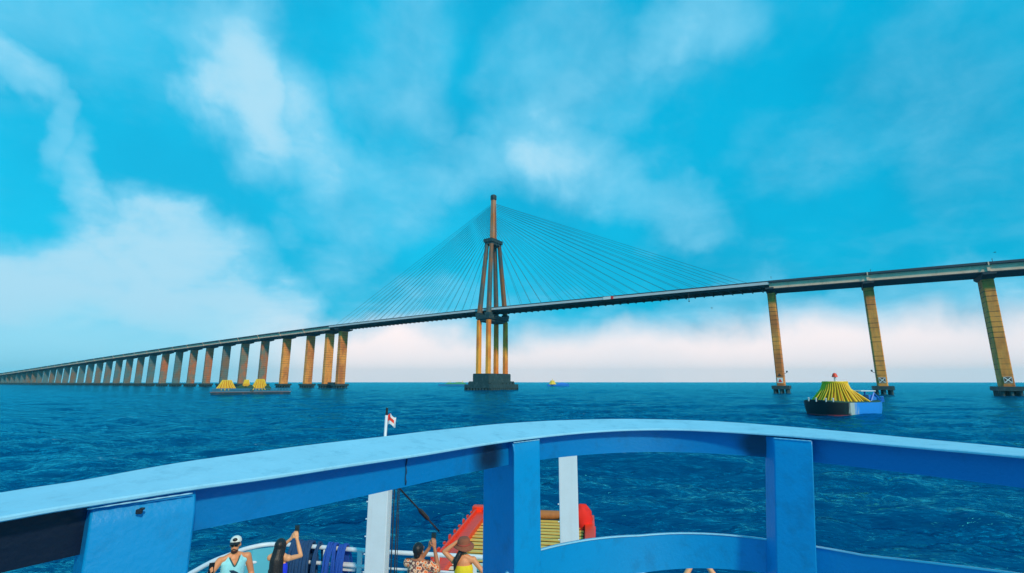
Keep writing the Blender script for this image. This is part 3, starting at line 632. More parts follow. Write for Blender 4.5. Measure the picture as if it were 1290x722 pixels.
# gate masts, flag pole, lifting cable
def mast(px, py, top, wd, nm='gate_mast'):
    mb = MB(); M_ = Matrix.Rotation(-.15, 3, 'Z')
    mb.box((px, py, (DZ + top) / 2), (wd, .22, top - DZ), M=M_); mb.box((px, py, DZ + .02), (wd + .15, .38, .04), M=M_)
    o = mb.build(nm, white_pt, ferry, bevel=.012)
    m2_ = MB()
    for k in range(5):
        z = DZ + .9 + k * .3; m2_.tube([(px - wd / 2 + .01, py - .06, z), (px - wd / 2 - .04, py - .06, z)], .012, 6)
    m2_.build('climbing_pegs', white_pt, o); return o
mastA = mast(-2.486, 9.59, 4.56, .385)
mastB = mast(1.05, 9.405, 5.11, .34)
m_ = MB(); m_.tube([(-2.47, 9.61, 4.54), (-2.448, 9.61, 5.66)], .028, 8); pole = m_.build('flag_pole', white_pt, ferry, smooth=True)
MB().tube([(-2.448, 9.61, 5.66), (-2.446, 9.61, 5.80)], .022, 8).build('pole_tip', black, pole)
# flag: cloth with folds
def cloth(name, mats, org, ux, uz, wx, wz, nx, nz, fold, sel=None, parent=None, thick=.006):
    mb = MB(); vs = []
    for j in range(nz + 1):
        for i in range(nx + 1):
            u, v = i / nx, j / nz; q_ = Vector(org) + Vector(ux) * (u * wx) + Vector(uz) * (v * wz) + Vector(fold(u, v)); vs.append(q_)
    k = 0
    for j in range(nz):
        for i in range(nx):
            a = j * (nx + 1) + i; mb.v, mb.f = mb.v, mb.f
            mb.f.append((a, a + 1, a + nx + 2, a + nx + 1)); mb.m.append(sel((i + .5) / nx, (j + .5) / nz) if sel else 0)
    mb.v = [tuple(q_) for q_ in vs]
    o = mb.build(name, mats, parent, smooth=True); s_ = o.modifiers.new('solid', 'SOLIDIFY'); s_.thickness = thick; return o
fl = cloth('flag', [mat('flag_white', (.85, .86, .88), .7), redp], (-2.42, 9.61, 5.66), (.93, 0, .1), (0, 0, -1), .17, .19, 14, 14, lambda u, v: (.0, .035 * math.sin(u * 9 + v * 2), -.05 * u * u + .03 * math.sin(u * 6)), lambda u, v: 1 if (.25 < v < .62 and u < .68) or (u < .3 and v < .5) else 0)
tag(fl, 'small red and white flag flying from the white pole', 'flag')
A_ = Vector((-2.26, 9.58, 4.45)); B_ = Vector((-2.05, 14.5, 2.18))
mb = MB(); mb.tube([A_, A_.lerp(B_, .46)], .018, 8); mb.tube([A_.lerp(B_, .46), A_.lerp(B_, .50), A_.lerp(B_, .66), A_.lerp(B_, .70)], [.02, .05, .05, .02], 8); mb.tube([A_.lerp(B_, .70), B_], .016, 8)
mb.tube([A_ + Vector((.04, 0, -.02)), A_.lerp(B_, .6) + Vector((.05, 0, -.06)), B_ + Vector((.05, -.2, 0))], .010, 6)
mb.build('ramp_cable', darkst, ferry, smooth=True)
A2 = Vector((1.0, 9.5, 5.0)); B2 = Vector((1.8, 14.8, 2.18)); MB().tube([A2, B2], .012, 6).build('ramp_cable', darkst, ferry)
mb = MB()
for dx in (0, .07): mb.tube([(-2.24 + dx, 9.66, DZ + .1), (-2.24 + dx, 9.66, 4.46)], .011, 6)
mb.tube([(-2.13, 9.68, DZ + .1), (-2.15, 9.68, 4.46)], .007, 6)
mb.box((-2.22, 9.64, 4.45), (.2, .12, .1)); mb.build('hoist_wires', darkst, ferry)
# red winch strap housing
# ramp
ramp = empty('bow_ramp', (0, 0, 0)); ramp.parent = ferry; ramp['label'] = 'lowered bow ramp with red sides and yellow slats'
O = Vector((-1.232, 17.6, 1.83)); RL = 7.3; RW = 4.0
def RP(a, f, z=0.): p_ = O + rt * a - hd * f; return Vector((p_.x, p_.y, O.z + z))
def rbox(mb, a, f, z, da, df, dz):
    M_ = Matrix(((rt.x, hd.x, 0), (rt.y, hd.y, 0), (0, 0, 1))); mb.box(RP(a, f, z), (da, df, dz), M=M_)
mb = MB(); rbox(mb, .21, RL / 2, 0, .42, RL, .26); rbox(mb, .05, RL / 2, .18, .06, RL, .12); mb.build('side_beam', redp, ramp, bevel=.02)
mb = MB(); rbox(mb, RW - .15, RL / 2, 0, .30, RL, .26); mb.build('side_beam', redp, ramp, bevel=.02)
for k in range(12):
    mb = MB(); rbox(mb, -.03, .6 + k * .52, .22, .05, .10, .05 + .03 * (k % 3)); mb.build('cleat', redp, ramp)
rn = random.Random(5); y1 = MB(); y2 = MB(); f = .42
while f < RL:
    (y1 if f < 4.3 else y2).v and None
    rbox(y1 if f < 4.2 + rn.uniform(-.1, .1) else y2, RW / 2 + .02 + rn.uniform(-.01, .01), f, -.015 + rn.uniform(-.003, .004), RW - .74, .18, .022); f += .31
y1.build('yellow_slats', yel_plank, ramp); y2.build('white_slats', wht_plank, ramp)
mb = MB()
for a in (.6, 1.4, 2.2, 3.0): rbox(mb, a, RL / 2, -.19, .12, RL, .10)
mb.build('ramp_bearers', brownw, ramp)
mb = MB(); rbox(mb, RW / 2, RL / 2, -.09, RW - .5, RL, .09); mb.build('ramp_underplate', darkst, ramp)
mb = MB(); mb.tube([RP(.3, .14, .1), RP(1.1, .12, .14), RP(2.2, .16, .11), RP(RW - .45, .14, .13)], [.13, .16, .15, .12], 12); mb.build('rolled_end_fender', brownw, ramp, smooth=True)
mb = MB(); rbox(mb, .2, .02, .10, .62, .3, .38); mb.build('red_corner_block', redp, ramp, bevel=.03)
# red cloth over the far starboard corner
mb = MB(); c0 = RP(RW - .50, .9, .0); rn = random.Random(2)
rings = []
for k, (z, r_) in enumerate(((.62, .05), (.60, .20), (.5, .27), (.3, .29), (.05, .25), (-.2, .20), (-.42, .14))):
    rings.append([(c0.x + (r_ * (1 + .22 * math.sin(3 * a + k) + .1 * math.sin(7 * a + 2 * k))) * math.cos(a) + .04 * k, c0.y + r_ * .9 * math.sin(a), c0.z + z + .05 * math.sin(4 * a)) for a in [2 * math.pi * i / 28 for i in range(28)]])
mb.loft(rings)
for k in range(9):
    a = k * .7; x0 = c0.x + .2 + .28 * math.cos(a); y0 = c0.y + .28 * math.sin(a); mb.tube([(x0, y0, c0.z), (x0 + .05 * math.sin(k), y0, c0.z - .4), (x0 + .02 * k - .1, y0 - .03, c0.z - .75 - .05 * (k % 3))], [.06, .045, .02], 6)
o = mb.build('red_cloth', mat('red_cloth', (.95, .02, .01), .8, var=.15, vscale=4), None, smooth=True); tag(o, 'crumpled bright red cloth hanging over the ramp beside the right mast', 'cloth')

# coiled ropes slung over the rail
def rope_hank(label, x, y, wdt, ang, mt, n, drop, seed, r_=.022, grp='rope hanks hung over the white bow rail'):
    rn = random.Random(seed); e = empty('rope_hank', (x, y, DZ + 1.05), ang); tag(e, label, 'rope', grp); mb = MB()
    for i in range(n):
        o_ = -wdt / 2 + wdt * (i + .5) / n; sp_ = rn.uniform(.8, 1.1); h = rn.uniform(.03, .10); dr = drop * rn.uniform(.75, 1.05); j = rn.uniform(-.03, .03)
        pts = [(o_ + j * 2, -.05 - .12 * sp_, -dr), (o_ + j + rn.uniform(-.02, .02), -.17 * sp_, -dr * .5), (o_ + j, -.13, -.12), (o_, -.05, h * .8), (o_, .0, h), (o_, .08, h * .5), (o_ - j, .15, -.15), (o_ - j + .01, .18, -dr * .55), (o_ - 2 * j, .08, -dr)]
        mb.tube(curve(pts + [(pts[0][0], pts[0][1], pts[0][2] - .02)], 5), r_, 7)
    mb.build('strands', mt, e, smooth=True)
rope_hank('large dark blue rope coil over the rail beside the woman with long black hair', -4.22, 10.46, .42, -.1, rope_t, 26, .8, 1, .026)
rope_hank('bright blue rope coil on the rail, left of the pair near the mast', -3.56, 10.31, .17, -.15, rope_b, 9, .75, 2)
rope_hank('bright blue rope coil on the rail nearest the left white mast', -3.33, 10.25, .15, -.15, rope_b, 8, .75, 3)
rope_hank('thin dark rope loop between the large and the bright blue coils', -3.85, 10.36, .05, -.15, rope_t, 3, .9, 4)

# upper deck, its bulwark and curved rail
NEAR = [(-1.263,1.020,-1.489,1.185,-0.306),(-1.211,1.092,-1.441,1.251,-0.300),(-1.161,1.166,-1.397,1.318,-0.293),(-1.112,1.246,-1.346,1.398,-0.289),(-1.055,1.330,-1.281,1.495,-0.286),(-0.983,1.421,-1.199,1.600,-0.276),(-0.894,1.523,-1.104,1.708,-0.266),(-0.789,1.641,-1.000,1.825,-0.259),(-0.671,1.780,-0.887,1.958,-0.255),(-0.543,1.940,-0.764,2.112,-0.252),(-0.405,2.122,-0.629,2.290,-0.250),(-0.256,2.321,-0.477,2.493,-0.248),(-0.089,2.530,-0.301,2.713,-0.249),(0.101,2.734,-0.092,2.937,-0.247),(0.314,2.912,0.155,3.142,-0.249),(0.549,3.044,0.439,3.302,-0.252),(0.795,3.116,0.754,3.393,-0.254),(1.039,3.118,1.081,3.394,-0.259),(1.270,3.045,1.391,3.298,-0.263),(1.478,2.908,1.656,3.123,-0.272),(1.660,2.723,1.870,2.908,-0.280),(1.821,2.519,2.046,2.685,-0.286),(1.962,2.317,2.194,2.474,-0.291),(2.084,2.130,2.321,2.279,-0.297),(2.188,1.958,2.430,2.099,-0.304),(2.280,1.793,2.524,1.931,-0.316)]
NEAR = [(-1.42, .55, -1.66, .66, -.31), (-1.345, .86, -1.58, 1.0, -.308)] + NEAR + [(2.42, 1.45, 2.68, 1.56, -.316), (2.62, .6, 2.89, .66, -.316)]
def dens(rows, n=4):
    V5 = [np.array(r_) for r_ in rows]; out = []
    for i in range(len(V5) - 1):
        p0 = V5[max(0, i - 1)]; p1 = V5[i]; p2 = V5[i + 1]; p3 = V5[min(len(V5) - 1, i + 2)]
        for k in range(n): t = k / n; out.append(.5 * (2 * p1 + (p2 - p0) * t + (2 * p0 - 5 * p1 + 4 * p2 - p3) * t * t + (3 * p1 - p0 - 3 * p2 + p3) * t ** 3))
    out.append(V5[-1]); return out
RAIL = dens(NEAR)
ur = empty('upper_deck_rail', (0, 0, 0)); ur.parent = ferry; ur['label'] = 'curved blue steel rail round the upper deck'
def band(prof, rows=RAIL, jit=0):      # prof(near, n, far, znear, zfar, i) -> ring of 3d points
    rings = []
    for i, r_ in enumerate(rows):
        p_ = Vector((r_[0], r_[1])); fr = Vector((r_[2], r_[3])); n = (fr - p_).normalized(); rings.append([(q_.x, q_.y, q_.z) for q_ in prof(p_, n, fr, float(r_[4]), i)])
    return rings
Zc = CAMZ
def P3(v, z): return Vector((v.x, v.y, z))
# cap: rounded edges, very slightly wavy like hand-laid plate
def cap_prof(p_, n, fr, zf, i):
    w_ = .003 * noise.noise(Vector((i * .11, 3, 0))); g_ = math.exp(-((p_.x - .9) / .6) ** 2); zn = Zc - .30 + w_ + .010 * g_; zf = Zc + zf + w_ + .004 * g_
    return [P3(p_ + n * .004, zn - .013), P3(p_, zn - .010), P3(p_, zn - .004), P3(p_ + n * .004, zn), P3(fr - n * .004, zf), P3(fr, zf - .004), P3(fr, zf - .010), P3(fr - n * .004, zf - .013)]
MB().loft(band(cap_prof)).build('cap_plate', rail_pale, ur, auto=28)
def fas_prof(p_, n, fr, zf, i): return [P3(p_ + n * .065, Zc - .440), P3(p_ + n * .065, Zc - .309), P3(p_ + n * .078, Zc - .309), P3(p_ + n * .078, Zc - .440)]
# fascia colour carries painted shade: a black patch to port, smudges by the posts
fm_ = mat('fascia_shaded_blue', (.0, .205, .55), .38, var=.06, vscale=2.5, bump=.18, bscale=55, stain=(.01, .06, .13), stain_scale=6, stain_amt=.3)  # deeper blue than the posts: the cap's shade is put into the colour
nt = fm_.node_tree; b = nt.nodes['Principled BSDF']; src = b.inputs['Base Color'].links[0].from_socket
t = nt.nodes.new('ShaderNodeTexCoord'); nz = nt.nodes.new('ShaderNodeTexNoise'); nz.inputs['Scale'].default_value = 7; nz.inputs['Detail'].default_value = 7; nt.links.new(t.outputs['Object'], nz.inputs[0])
def shade_spot(c, r0, r1, prev, amt):
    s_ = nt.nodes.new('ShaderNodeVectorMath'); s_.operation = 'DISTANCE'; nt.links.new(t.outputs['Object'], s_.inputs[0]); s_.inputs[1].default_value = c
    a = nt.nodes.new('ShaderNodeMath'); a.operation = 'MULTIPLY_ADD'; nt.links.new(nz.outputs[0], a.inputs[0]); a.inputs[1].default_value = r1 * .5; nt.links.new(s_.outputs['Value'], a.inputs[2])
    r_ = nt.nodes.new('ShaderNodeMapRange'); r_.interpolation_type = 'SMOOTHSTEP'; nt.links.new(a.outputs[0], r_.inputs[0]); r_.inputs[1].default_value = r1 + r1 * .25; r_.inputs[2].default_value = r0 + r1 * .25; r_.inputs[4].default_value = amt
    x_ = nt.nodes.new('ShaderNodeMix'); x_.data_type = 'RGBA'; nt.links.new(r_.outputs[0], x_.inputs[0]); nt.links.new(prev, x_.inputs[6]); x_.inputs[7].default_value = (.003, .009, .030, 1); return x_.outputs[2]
c_ = shade_spot((-1.20, 1.25, Zc - .40), .12, .26, src, 1.)
c_ = shade_spot((-1.32, 1.08, Zc - .40), .10, .22, c_, .9)
c_ = shade_spot((-.14, 2.62, Zc - .38), .05, .17, c_, .95)
c_ = shade_spot((1.50, 3.02, Zc - .36), .05, .16, c_, .8)
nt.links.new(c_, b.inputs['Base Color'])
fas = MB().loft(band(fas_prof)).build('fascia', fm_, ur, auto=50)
# weld seam and dings on the fascia
mb = MB(); q_ = [r_ for r_ in RAIL if abs(r_[0] + .405) < .03][0]; n = (Vector((q_[2], q_[3])) - Vector((q_[0], q_[1]))).normalized(); p_ = Vector((q_[0], q_[1])) + n * .062
mb.tube([P3(p_ + Vector((.002 * math.sin(k * 1.7), 0)), Zc - .320 - .0125 * k) for k in range(10)], [.002 + .0008 * (k % 3) for k in range(10)], 6); mb.build('weld_seam', mat('seam_grime', (.01, .05, .12), .6), fas, smooth=True)
# lower rail plate
def zl(x): return float(np.interp(x, [-1.4, -.05, .1, .8, 1.45, 1.75, 2.14, 2.6], [-1.1, -1.04, -.915, -.935, -.90, -.875, -.775, -.72]))
def zb(x): return float(np.interp(x, [-1.4, -.05, .1, .8, 1.45, 1.75, 2.14, 2.6], [-1.25, -1.22, -1.13, -1.14, -1.075, -1.05, -.97, -.92]))
def low_prof(p_, n, fr, zf, i): return [P3(p_ + n * .065, Zc + zb(p_.x)), P3(p_ + n * .065, Zc + zl(p_.x)), P3(p_ + n * .080, Zc + zl(p_.x)), P3(p_ + n * .080, Zc + zb(p_.x))]
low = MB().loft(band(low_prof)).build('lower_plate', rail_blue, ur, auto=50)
def lip_prof(p_, n, fr, zf, i): z = Zc + zl(p_.x); return [P3(p_ + n * .060, z + .001), P3(p_ + n * .060, z + .006), P3(p_ + n * .085, z + .006), P3(p_ + n * .085, z + .001)]
MB().loft(band(lip_prof)).build('lip', rail_pale, low, smooth=True)  # lit top edge of the plate, painted with the pale tone
# posts
def post(poly, inn, name='post', zt_=-.3165, z0=-1.5, lean=(0, 0)):
    # poly clockwise from the left inner corner; inn = how far the sloped head is set back at the top
    mb = MB(); c = Vector((sum(a for a, _ in poly) / len(poly), sum(b_ for _, b_ in poly) / len(poly)))
    def ring(z, k, l=0): return [(a + inn[0] * k * (1 if i in inn[2] else 0) + lean[0] * l, b_ + inn[1] * k * (1 if i in inn[2] else 0) + lean[1] * l, Zc + z) for i, (a, b_) in enumerate(poly)]
    mb.loft([ring(z0, 0, 1), ring(-.372, 0, 0), ring(-.340, .45), ring(zt_, 1)]); return mb.build(name, rail_blue, ur, bevel=.006, auto=40)
# port post: broad face towards us
post([(-1.082, 1.315), (-.925, 1.495), (-1.00, 1.565), (-1.165, 1.385)], (-.018, .020, (0, 1)))
post([(-.168, 2.945), (-.062, 2.79), (.012, 2.655), (.158, 2.80), (.03, 3.03)], (-.012, .012, (2,)))
post([(1.515, 2.985), (1.505, 2.862), (1.645, 2.728), (1.70, 2.90), (1.62, 3.05)], (.010, .010, (1, 2)), lean=(-.10, -.0))
# weld beads round the post heads
for pts in ([(-1.09, 1.31), (-.935, 1.486)], [(.008, 2.66), (.155, 2.797)], [(1.51, 2.868), (1.645, 2.735)]):
    a, b_ = Vector(pts[0]), Vector(pts[1]); mb = MB(); N_ = 22
    mb.tube([P3(a.lerp(b_, k / N_), Zc - .320) for k in range(N_ + 1)], [.0022 + .0006 * math.sin(k * 1.9) for k in range(N_ + 1)], 6); mb.build('weld_bead', rail_pale, ur, smooth=True)
# little dark fitting stuck on the port post
mb = MB(); mb.box((-1.01, 1.385, Zc - .345), (.016, .008, .012)); mb.box((-1.004, 1.386, Zc - .338), (.012, .008, .006)); mb.build('latch_stub', darkst, ur, bevel=.002)
# floor of the upper deck and the deck house below it
fl_poly = [(r_[0], r_[1]) for r_ in RAIL]
fl_poly = [(a, b_) for a, b_ in fl_poly] + [(2.75, -4.5), (-1.9, -4.5)]
MB().prism(fl_poly, Zc - 1.62, Zc - 1.5).build('upper_deck', deckgrey, ferry)
mb = MB(); mb.prism([(-1.3, -4.3), (2.4, -4.3), (2.3, 1.2), (-1.1, 1.2)], DZ, Zc - 1.623); dh = mb.build('deck_house', white_pt, ferry)
mb = MB()
for x in (-.5, .6, 1.7): mb.box((x, 1.21, 3.7), (.7, .03, .6))
mb.build('windows', mat('dark_glass', (.02, .04, .05), .1), dh)
MB().prism([(-1.5, -5.), (2.6, -5.), (2.5, -1.6), (-1.4, -1.6)], Zc - 1.497, Zc + .9).build('wheelhouse', white_pt, ferry)

# ---------------------------------------------------------------- people
skin_a = mat('skin_tan', (.78, .30, .13), .5, var=.08, vscale=12)
skin_b = mat('skin_warm', (.85, .38, .18), .5, var=.08, vscale=12)
skin_c = mat('skin_brown', (.48, .17, .08), .5, var=.08, vscale=12)
hair_k = mat('black_hair', (.012, .010, .012), .45, var=.4, vscale=30, bump=.6, bscale=60)
phone_m = mat('black_phone', (.01, .01, .012), .2)
def remesh(mb, name, mt, parent, vox=.007, wr=0., smooth_it=1, cuts=(), hole=None):
    o = mb.build('tmp', mt); r_ = o.modifiers.new('r', 'REMESH'); r_.mode = 'VOXEL'; r_.voxel_size = vox; r_.use_smooth_shade = True
    if smooth_it: s_ = o.modifiers.new('s', 'SMOOTH'); s_.factor = .5; s_.iterations = smooth_it
    dg = bpy.context.evaluated_depsgraph_get(); dg.update(); me_ = bpy.data.meshes.new_from_object(o.evaluated_get(dg)); bpy.data.objects.remove(o)
    bm = bmesh.new(); bm.from_mesh(me_)
    for co_, no_ in cuts: bmesh.ops.bisect_plane(bm, geom=bm.verts[:] + bm.edges[:] + bm.faces[:], plane_co=co_, plane_no=no_, clear_outer=True)
    if hole: bmesh.ops.delete(bm, geom=[v for v in bm.verts if hole(v.co)], context='VERTS')
    if wr:
        for v in bm.verts: v.co += v.normal * wr * noise.noise(Vector((v.co.x * 9, v.co.y * 9, v.co.z * 5 + 3)))
    bm.to_mesh(me_); bm.free(); me_.polygons.foreach_set('use_smooth', [True] * len(me_.polygons))
    n_ = bpy.data.objects.new(name, me_); COL.objects.link(n_); n_.parent = parent
    if not me_.materials: me_.materials.append(mt)
    return n_
def arm(mb, sh, elb, wr, r=(.050, .040, .028)):
    mb.cap(sh, r[0], Vector(sh).lerp(Vector(elb), .5), r[0] * .93, 12); mb.cap(Vector(sh).lerp(Vector(elb), .5), r[0] * .93, elb, r[1], 12)
    mb.cap(elb, r[1], Vector(elb).lerp(Vector(wr), .35), r[1] * 1.02, 12); mb.cap(Vector(elb).lerp(Vector(wr), .35), r[1] * 1.02, wr, r[2], 12)
def hand(mb, wr, d, pn, side, curl=.7, sc=1.):      # d: finger direction, pn: where the palm faces, side: thumb side vector
    wr = Vector(wr); d = Vector(d).normalized(); pn = Vector(pn); pn = (pn - d * pn.dot(d)).normalized(); s_ = Vector(side); s_ = (s_ - d * s_.dot(d) - pn * s_.dot(pn)).normalized()
    for k in (-.026, -.009, .009, .026): mb.cap(wr + s_ * k * .6 * sc, .015 * sc, wr + d * .082 * sc + s_ * k * sc, .0125 * sc, 8)
    for k, L_ in ((.030, .070), (.011, .080), (-.010, .074), (-.030, .058)):
        b0 = wr + d * .085 * sc + s_ * k * sc; p1 = b0 + (d * math.cos(curl * .6) + pn * math.sin(curl * .6)) * L_ * .5 * sc; p2 = p1 + (d * math.cos(curl * 1.5) + pn * math.sin(curl * 1.5)) * L_ * .5 * sc
        mb.cap(b0, .0092 * sc, p1, .0085 * sc, 8); mb.cap(p1, .0085 * sc, p2, .0072 * sc, 8)
    b0 = wr + d * .03 * sc + s_ * .026 * sc; p1 = b0 + (d * .6 + s_ * .7 + pn * .25).normalized() * .038 * sc; p2 = p1 + (d * .85 + s_ * .15 + pn * .5).normalized() * .032 * sc
    mb.cap(b0, .012 * sc, p1, .0105 * sc, 8); mb.cap(p1, .0105 * sc, p2, .0085 * sc, 8)
def body(mb, head_c, sw=.175, hips=.15, chest=.15, female=False, leg_l=None, nod=0.):
    f = .66
    mb.cap((0, 0, .93), hips, (0, 0, 1.08), .122 if female else .145, 16, f); mb.cap((0, 0, 1.08), .122 if female else .145, (0, 0, 1.29), chest, 16, f)
    mb.cap((0, 0, 1.28), chest, (0, -.005, 1.36), chest * .85, 16, f)
    mb.cap((-sw, 0, 1.405), .055, (sw, 0, 1.405), .055, 12, .9)
    for k in (-1, 1): mb.cap((k * sw * .7, 0, 1.415), .05, (0, 0, 1.475), .048, 10)
    mb.cap((0, -.005, 1.40), .060, head_c - Vector((0, -.0, .085)), .050, 12)
    for k in (-1, 1):
        mb.cap((k * .085, 0, .92), .092, (k * .095, .01, .50), .058, 14); mb.cap((k * .095, .01, .50), .056, (k * .095, -.015, .33), .052, 12); mb.cap((k * .095, -.015, .33), .052, (k * .10, -.02, .09), .036, 12)
        mb.cap((k * .10, -.04, .045), .038, (k * .115, .14, .03), .028, 10)
def head(mb, c, yaw=0., pitch=0.):
    M_ = Matrix.Rotation(yaw, 3, 'Z') @ Matrix.Rotation(pitch, 3, 'X')
    def T(x, y, z): return Vector(c) + M_ @ Vector((x, y, z))
    mb.ell(T(0, -.008, .02), (.076, .093, .098), M=M_); mb.ell(T(0, .022, -.045), (.058, .066, .070), M=M_); mb.ell(T(0, .072, -.090), (.026, .022, .020), M=M_, nu=10, nv=8)
    mb.cap(T(0, .088, .012), .009, T(0, .106, -.022), .013, 8); mb.ell(T(0, .088, -.056), (.024, .010, .010), M=M_, nu=10, nv=6); mb.ell(T(0, .082, .035), (.055, .018, .010), M=M_, nu=12, nv=6)
    for k in (-1, 1): mb.ell(T(k * .076, -.005, -.005), (.010, .019, .031), M=M_, nu=8, nv=8)
    return T, M_
def eyes(T, parent):
    for k in (-1, 1): mb = MB(); mb.ell(T(k * .031, .080, .018), (.013, .010, .010), nu=10, nv=8); mb.build('eye', MATS['sign_white'], parent, smooth=True); mb = MB(); mb.ell(T(k * .031, .088, .018), (.006, .004, .006), nu=8, nv=6); mb.build('iris', phone_m, parent, smooth=True)
def phone(label, c, up, face, parent_none=None, sz=(.078, .010, .158)):
    up = Vector(up).normalized(); face = Vector(face); face = (face - up * face.dot(up)).normalized(); s_ = up.cross(face)
    e = empty('phone', c); tag(e, label, 'phone'); M_ = Matrix((s_, face, up)).transposed()
    mb = MB(); mb.box((0, 0, 0), sz, M=M_); mb.build('case', phone_m, e, bevel=.004)
    mb = MB(); mb.box(tuple(face * -.0062), (sz[0] - .008, .001, sz[2] - .012), M=M_); mb.build('screen', MATS['dark_glass'], e)
    return e
def world(e, p_): c_, s_ = math.cos(e.rotation_euler.z), math.sin(e.rotation_euler.z); return Vector((e.location.x + p_[0] * c_ - p_[1] * s_, e.location.y + p_[0] * s_ + p_[1] * c_, e.location.z + p_[2]))
def wdir(e, p_): c_, s_ = math.cos(e.rotation_euler.z), math.sin(e.rotation_euler.z); return Vector((p_[0] * c_ - p_[1] * s_, p_[0] * s_ + p_[1] * c_, p_[2]))

# --- man in the light blue tank top, facing us, one hand with a phone by the rail
e = empty('person', (-4.66, 8.72, DZ), R(180 + 38)); tag(e, 'bearded man in pale blue sleeveless top and white cap holding a phone', 'person')
mb = MB(); hc = Vector((0, .015, 1.615)); body(mb, hc, sw=.195, hips=.16, chest=.165); T, M_ = head(mb, hc, R(-20), R(-4))
wrR = (.36, .33, 1.36); arm(mb, (.205, 0, 1.40), (.36, .11, 1.24), wrR, (.058, .046, .032)); hand(mb, wrR, (.25, .6, .3), (-.3, .5, .5), (-.6, .2, .5), .9, 1.05)
wrL = (-.325, .05, .90); arm(mb, (-.205, 0, 1.40), (-.285, -.03, 1.14), wrL, (.058, .046, .032)); hand(mb, wrL, (-.02, .1, -1), (1, .1, 0), (0, 1, 0), .5, 1.05)
bd = remesh(mb, 'body', skin_a, e, .0065)
mb = MB(); f = .72
mb.cap((0, 0, .90), .185, (0, 0, 1.10), .170, 18, f); mb.cap((0, 0, 1.08), .170, (0, 0, 1.29), .182, 18, f); mb.cap((0, 0, 1.28), .182, (0, 0, 1.35), .155, 18, f)
for k in (-1, 1): mb.cap((k * .15, 0, 1.36), .060, (k * .075, 0, 1.435), .045, 12)
tank_m = mat('pale_blue_cloth', (.35, .82, .88), .8, var=.06, vscale=8, bump=.3, bscale=14)
tk = remesh(mb, 'tank_top', tank_m, e, .010, .010, 2, cuts=[((0, 0, .84), (0, 0, -1)), ((0, .02, 1.462), (0, .0, 1))], hole=lambda v: v.y > .0 and abs(v.x) < (v.z - 1.315) * .62)
mb = MB(); mb.tube(curve([(-.075, .065, 1.44), (-.045, .112, 1.38), (0, .138, 1.315), (.045, .112, 1.38), (.075, .065, 1.44)], 5), .010, 8); mb.build('neck_trim', mat('dark_trim', (.02, .12, .13), .8), tk, smooth=True)
mb = MB(); em = [(-.10, -.06), (-.04, -.045), (.02, -.01), (.06, .04), (.07, .055), (.01, .05), (-.05, .01), (-.085, -.03)]
def emb(dy, s_=1.): return [(x * s_, .1375 + dy - abs(x * s_ - .01) * .22, 1.205 + z * s_) for x, z in em]
mb.loft([emb(-.02), emb(.004)]); mb.build('chest_emblem', mat('emblem_dark', (.01, .05, .10), .7), tk)
mb = MB(); 
for k in (-1, 1): mb.cap((k * .085, 0, .90), .118, (k * .10, .01, .55), .10, 14)
mb.cap((0, 0, .93), .165, (0, 0, .98), .16, 14, .72); remesh(mb, 'shorts', mat('pale_shorts', (.45, .62, .66), .8), e, .012, .008, 1)
# cap, glasses, beard, watch
mb = MB(); mb.ell(T(0, -.008, .055), (.088, .104, .082), M=M_, nu=20, nv=12); cp = remesh(mb, 'cap', mat('white_cap_cloth', (.80, .80, .74), .8, var=.05), e, .008, 0, 0, cuts=[(T(0, 0, .050), M_ @ Vector((0, 0, -1)))])
mb = MB(); mb.loft([[T(a, .08 - abs(a) * .35, .058 + h) for a, h in ((-.075, 0), (-.04, .012), (0, .016), (.04, .012), (.075, 0))] + [T(a, .08 - abs(a) * .35, .050 + h) for a, h in ((.075, 0), (.04, .012), (0, .016), (-.04, .012), (-.075, 0))], [T(a, .165 - abs(a) * .5, .046 + h) for a, h in ((-.062, 0), (-.03, .008), (0, .010), (.03, .008), (.062, 0))] + [T(a, .165 - abs(a) * .5, .040 + h) for a, h in ((.062, 0), (.03, .008), (0, .010), (-.03, .008), (-.062, 0))]]); mb.build('peak', black, cp)
mb = MB(); mb.ell(T(0, .070, .100), (.038, .030, .028), M=M_, nu=10, nv=8); mb.build('cap_badge', black, cp, smooth=True)
mb = MB(); mb.ell(T(-.03, .088, .018), (.027, .012, .020), M=M_, nu=12, nv=8); mb.ell(T(.03, .088, .018), (.027, .012, .020), M=M_, nu=12, nv=8); mb.tube([T(-.078, .0, .02), T(-.055, .075, .022), T(.055, .075, .022), T(.078, .0, .02)], .004, 6); mb.build('sunglasses', phone_m, e, smooth=True)
mb = MB(); mb.ell(T(0, .045, -.080), (.052, .055, .042), M=M_); mb.ell(T(0, .092, -.046), (.030, .012, .007), M=M_, nu=10, nv=6); mb.build('beard', mat('brown_beard', (.08, .025, .015), .8, bump=.6, bscale=60), e, smooth=True)
mb = MB(); a = Vector(wrL); mb.tube([a + Vector((.034 * math.cos(k * math.pi / 8), .034 * math.sin(k * math.pi / 8), .03)) for k in range(16)], .011, 6, closed=True); mb.box(a + Vector((-.036, 0, .03)), (.012, .03, .03)); mb.build('wristwatch', black, e, smooth=False)
phone('black phone held out low by the bearded man in the cap', world(e, Vector(wrR) + Vector((.015, .10, .085))), (.0, .1, 1), wdir(e, (.3, 1, .1)))

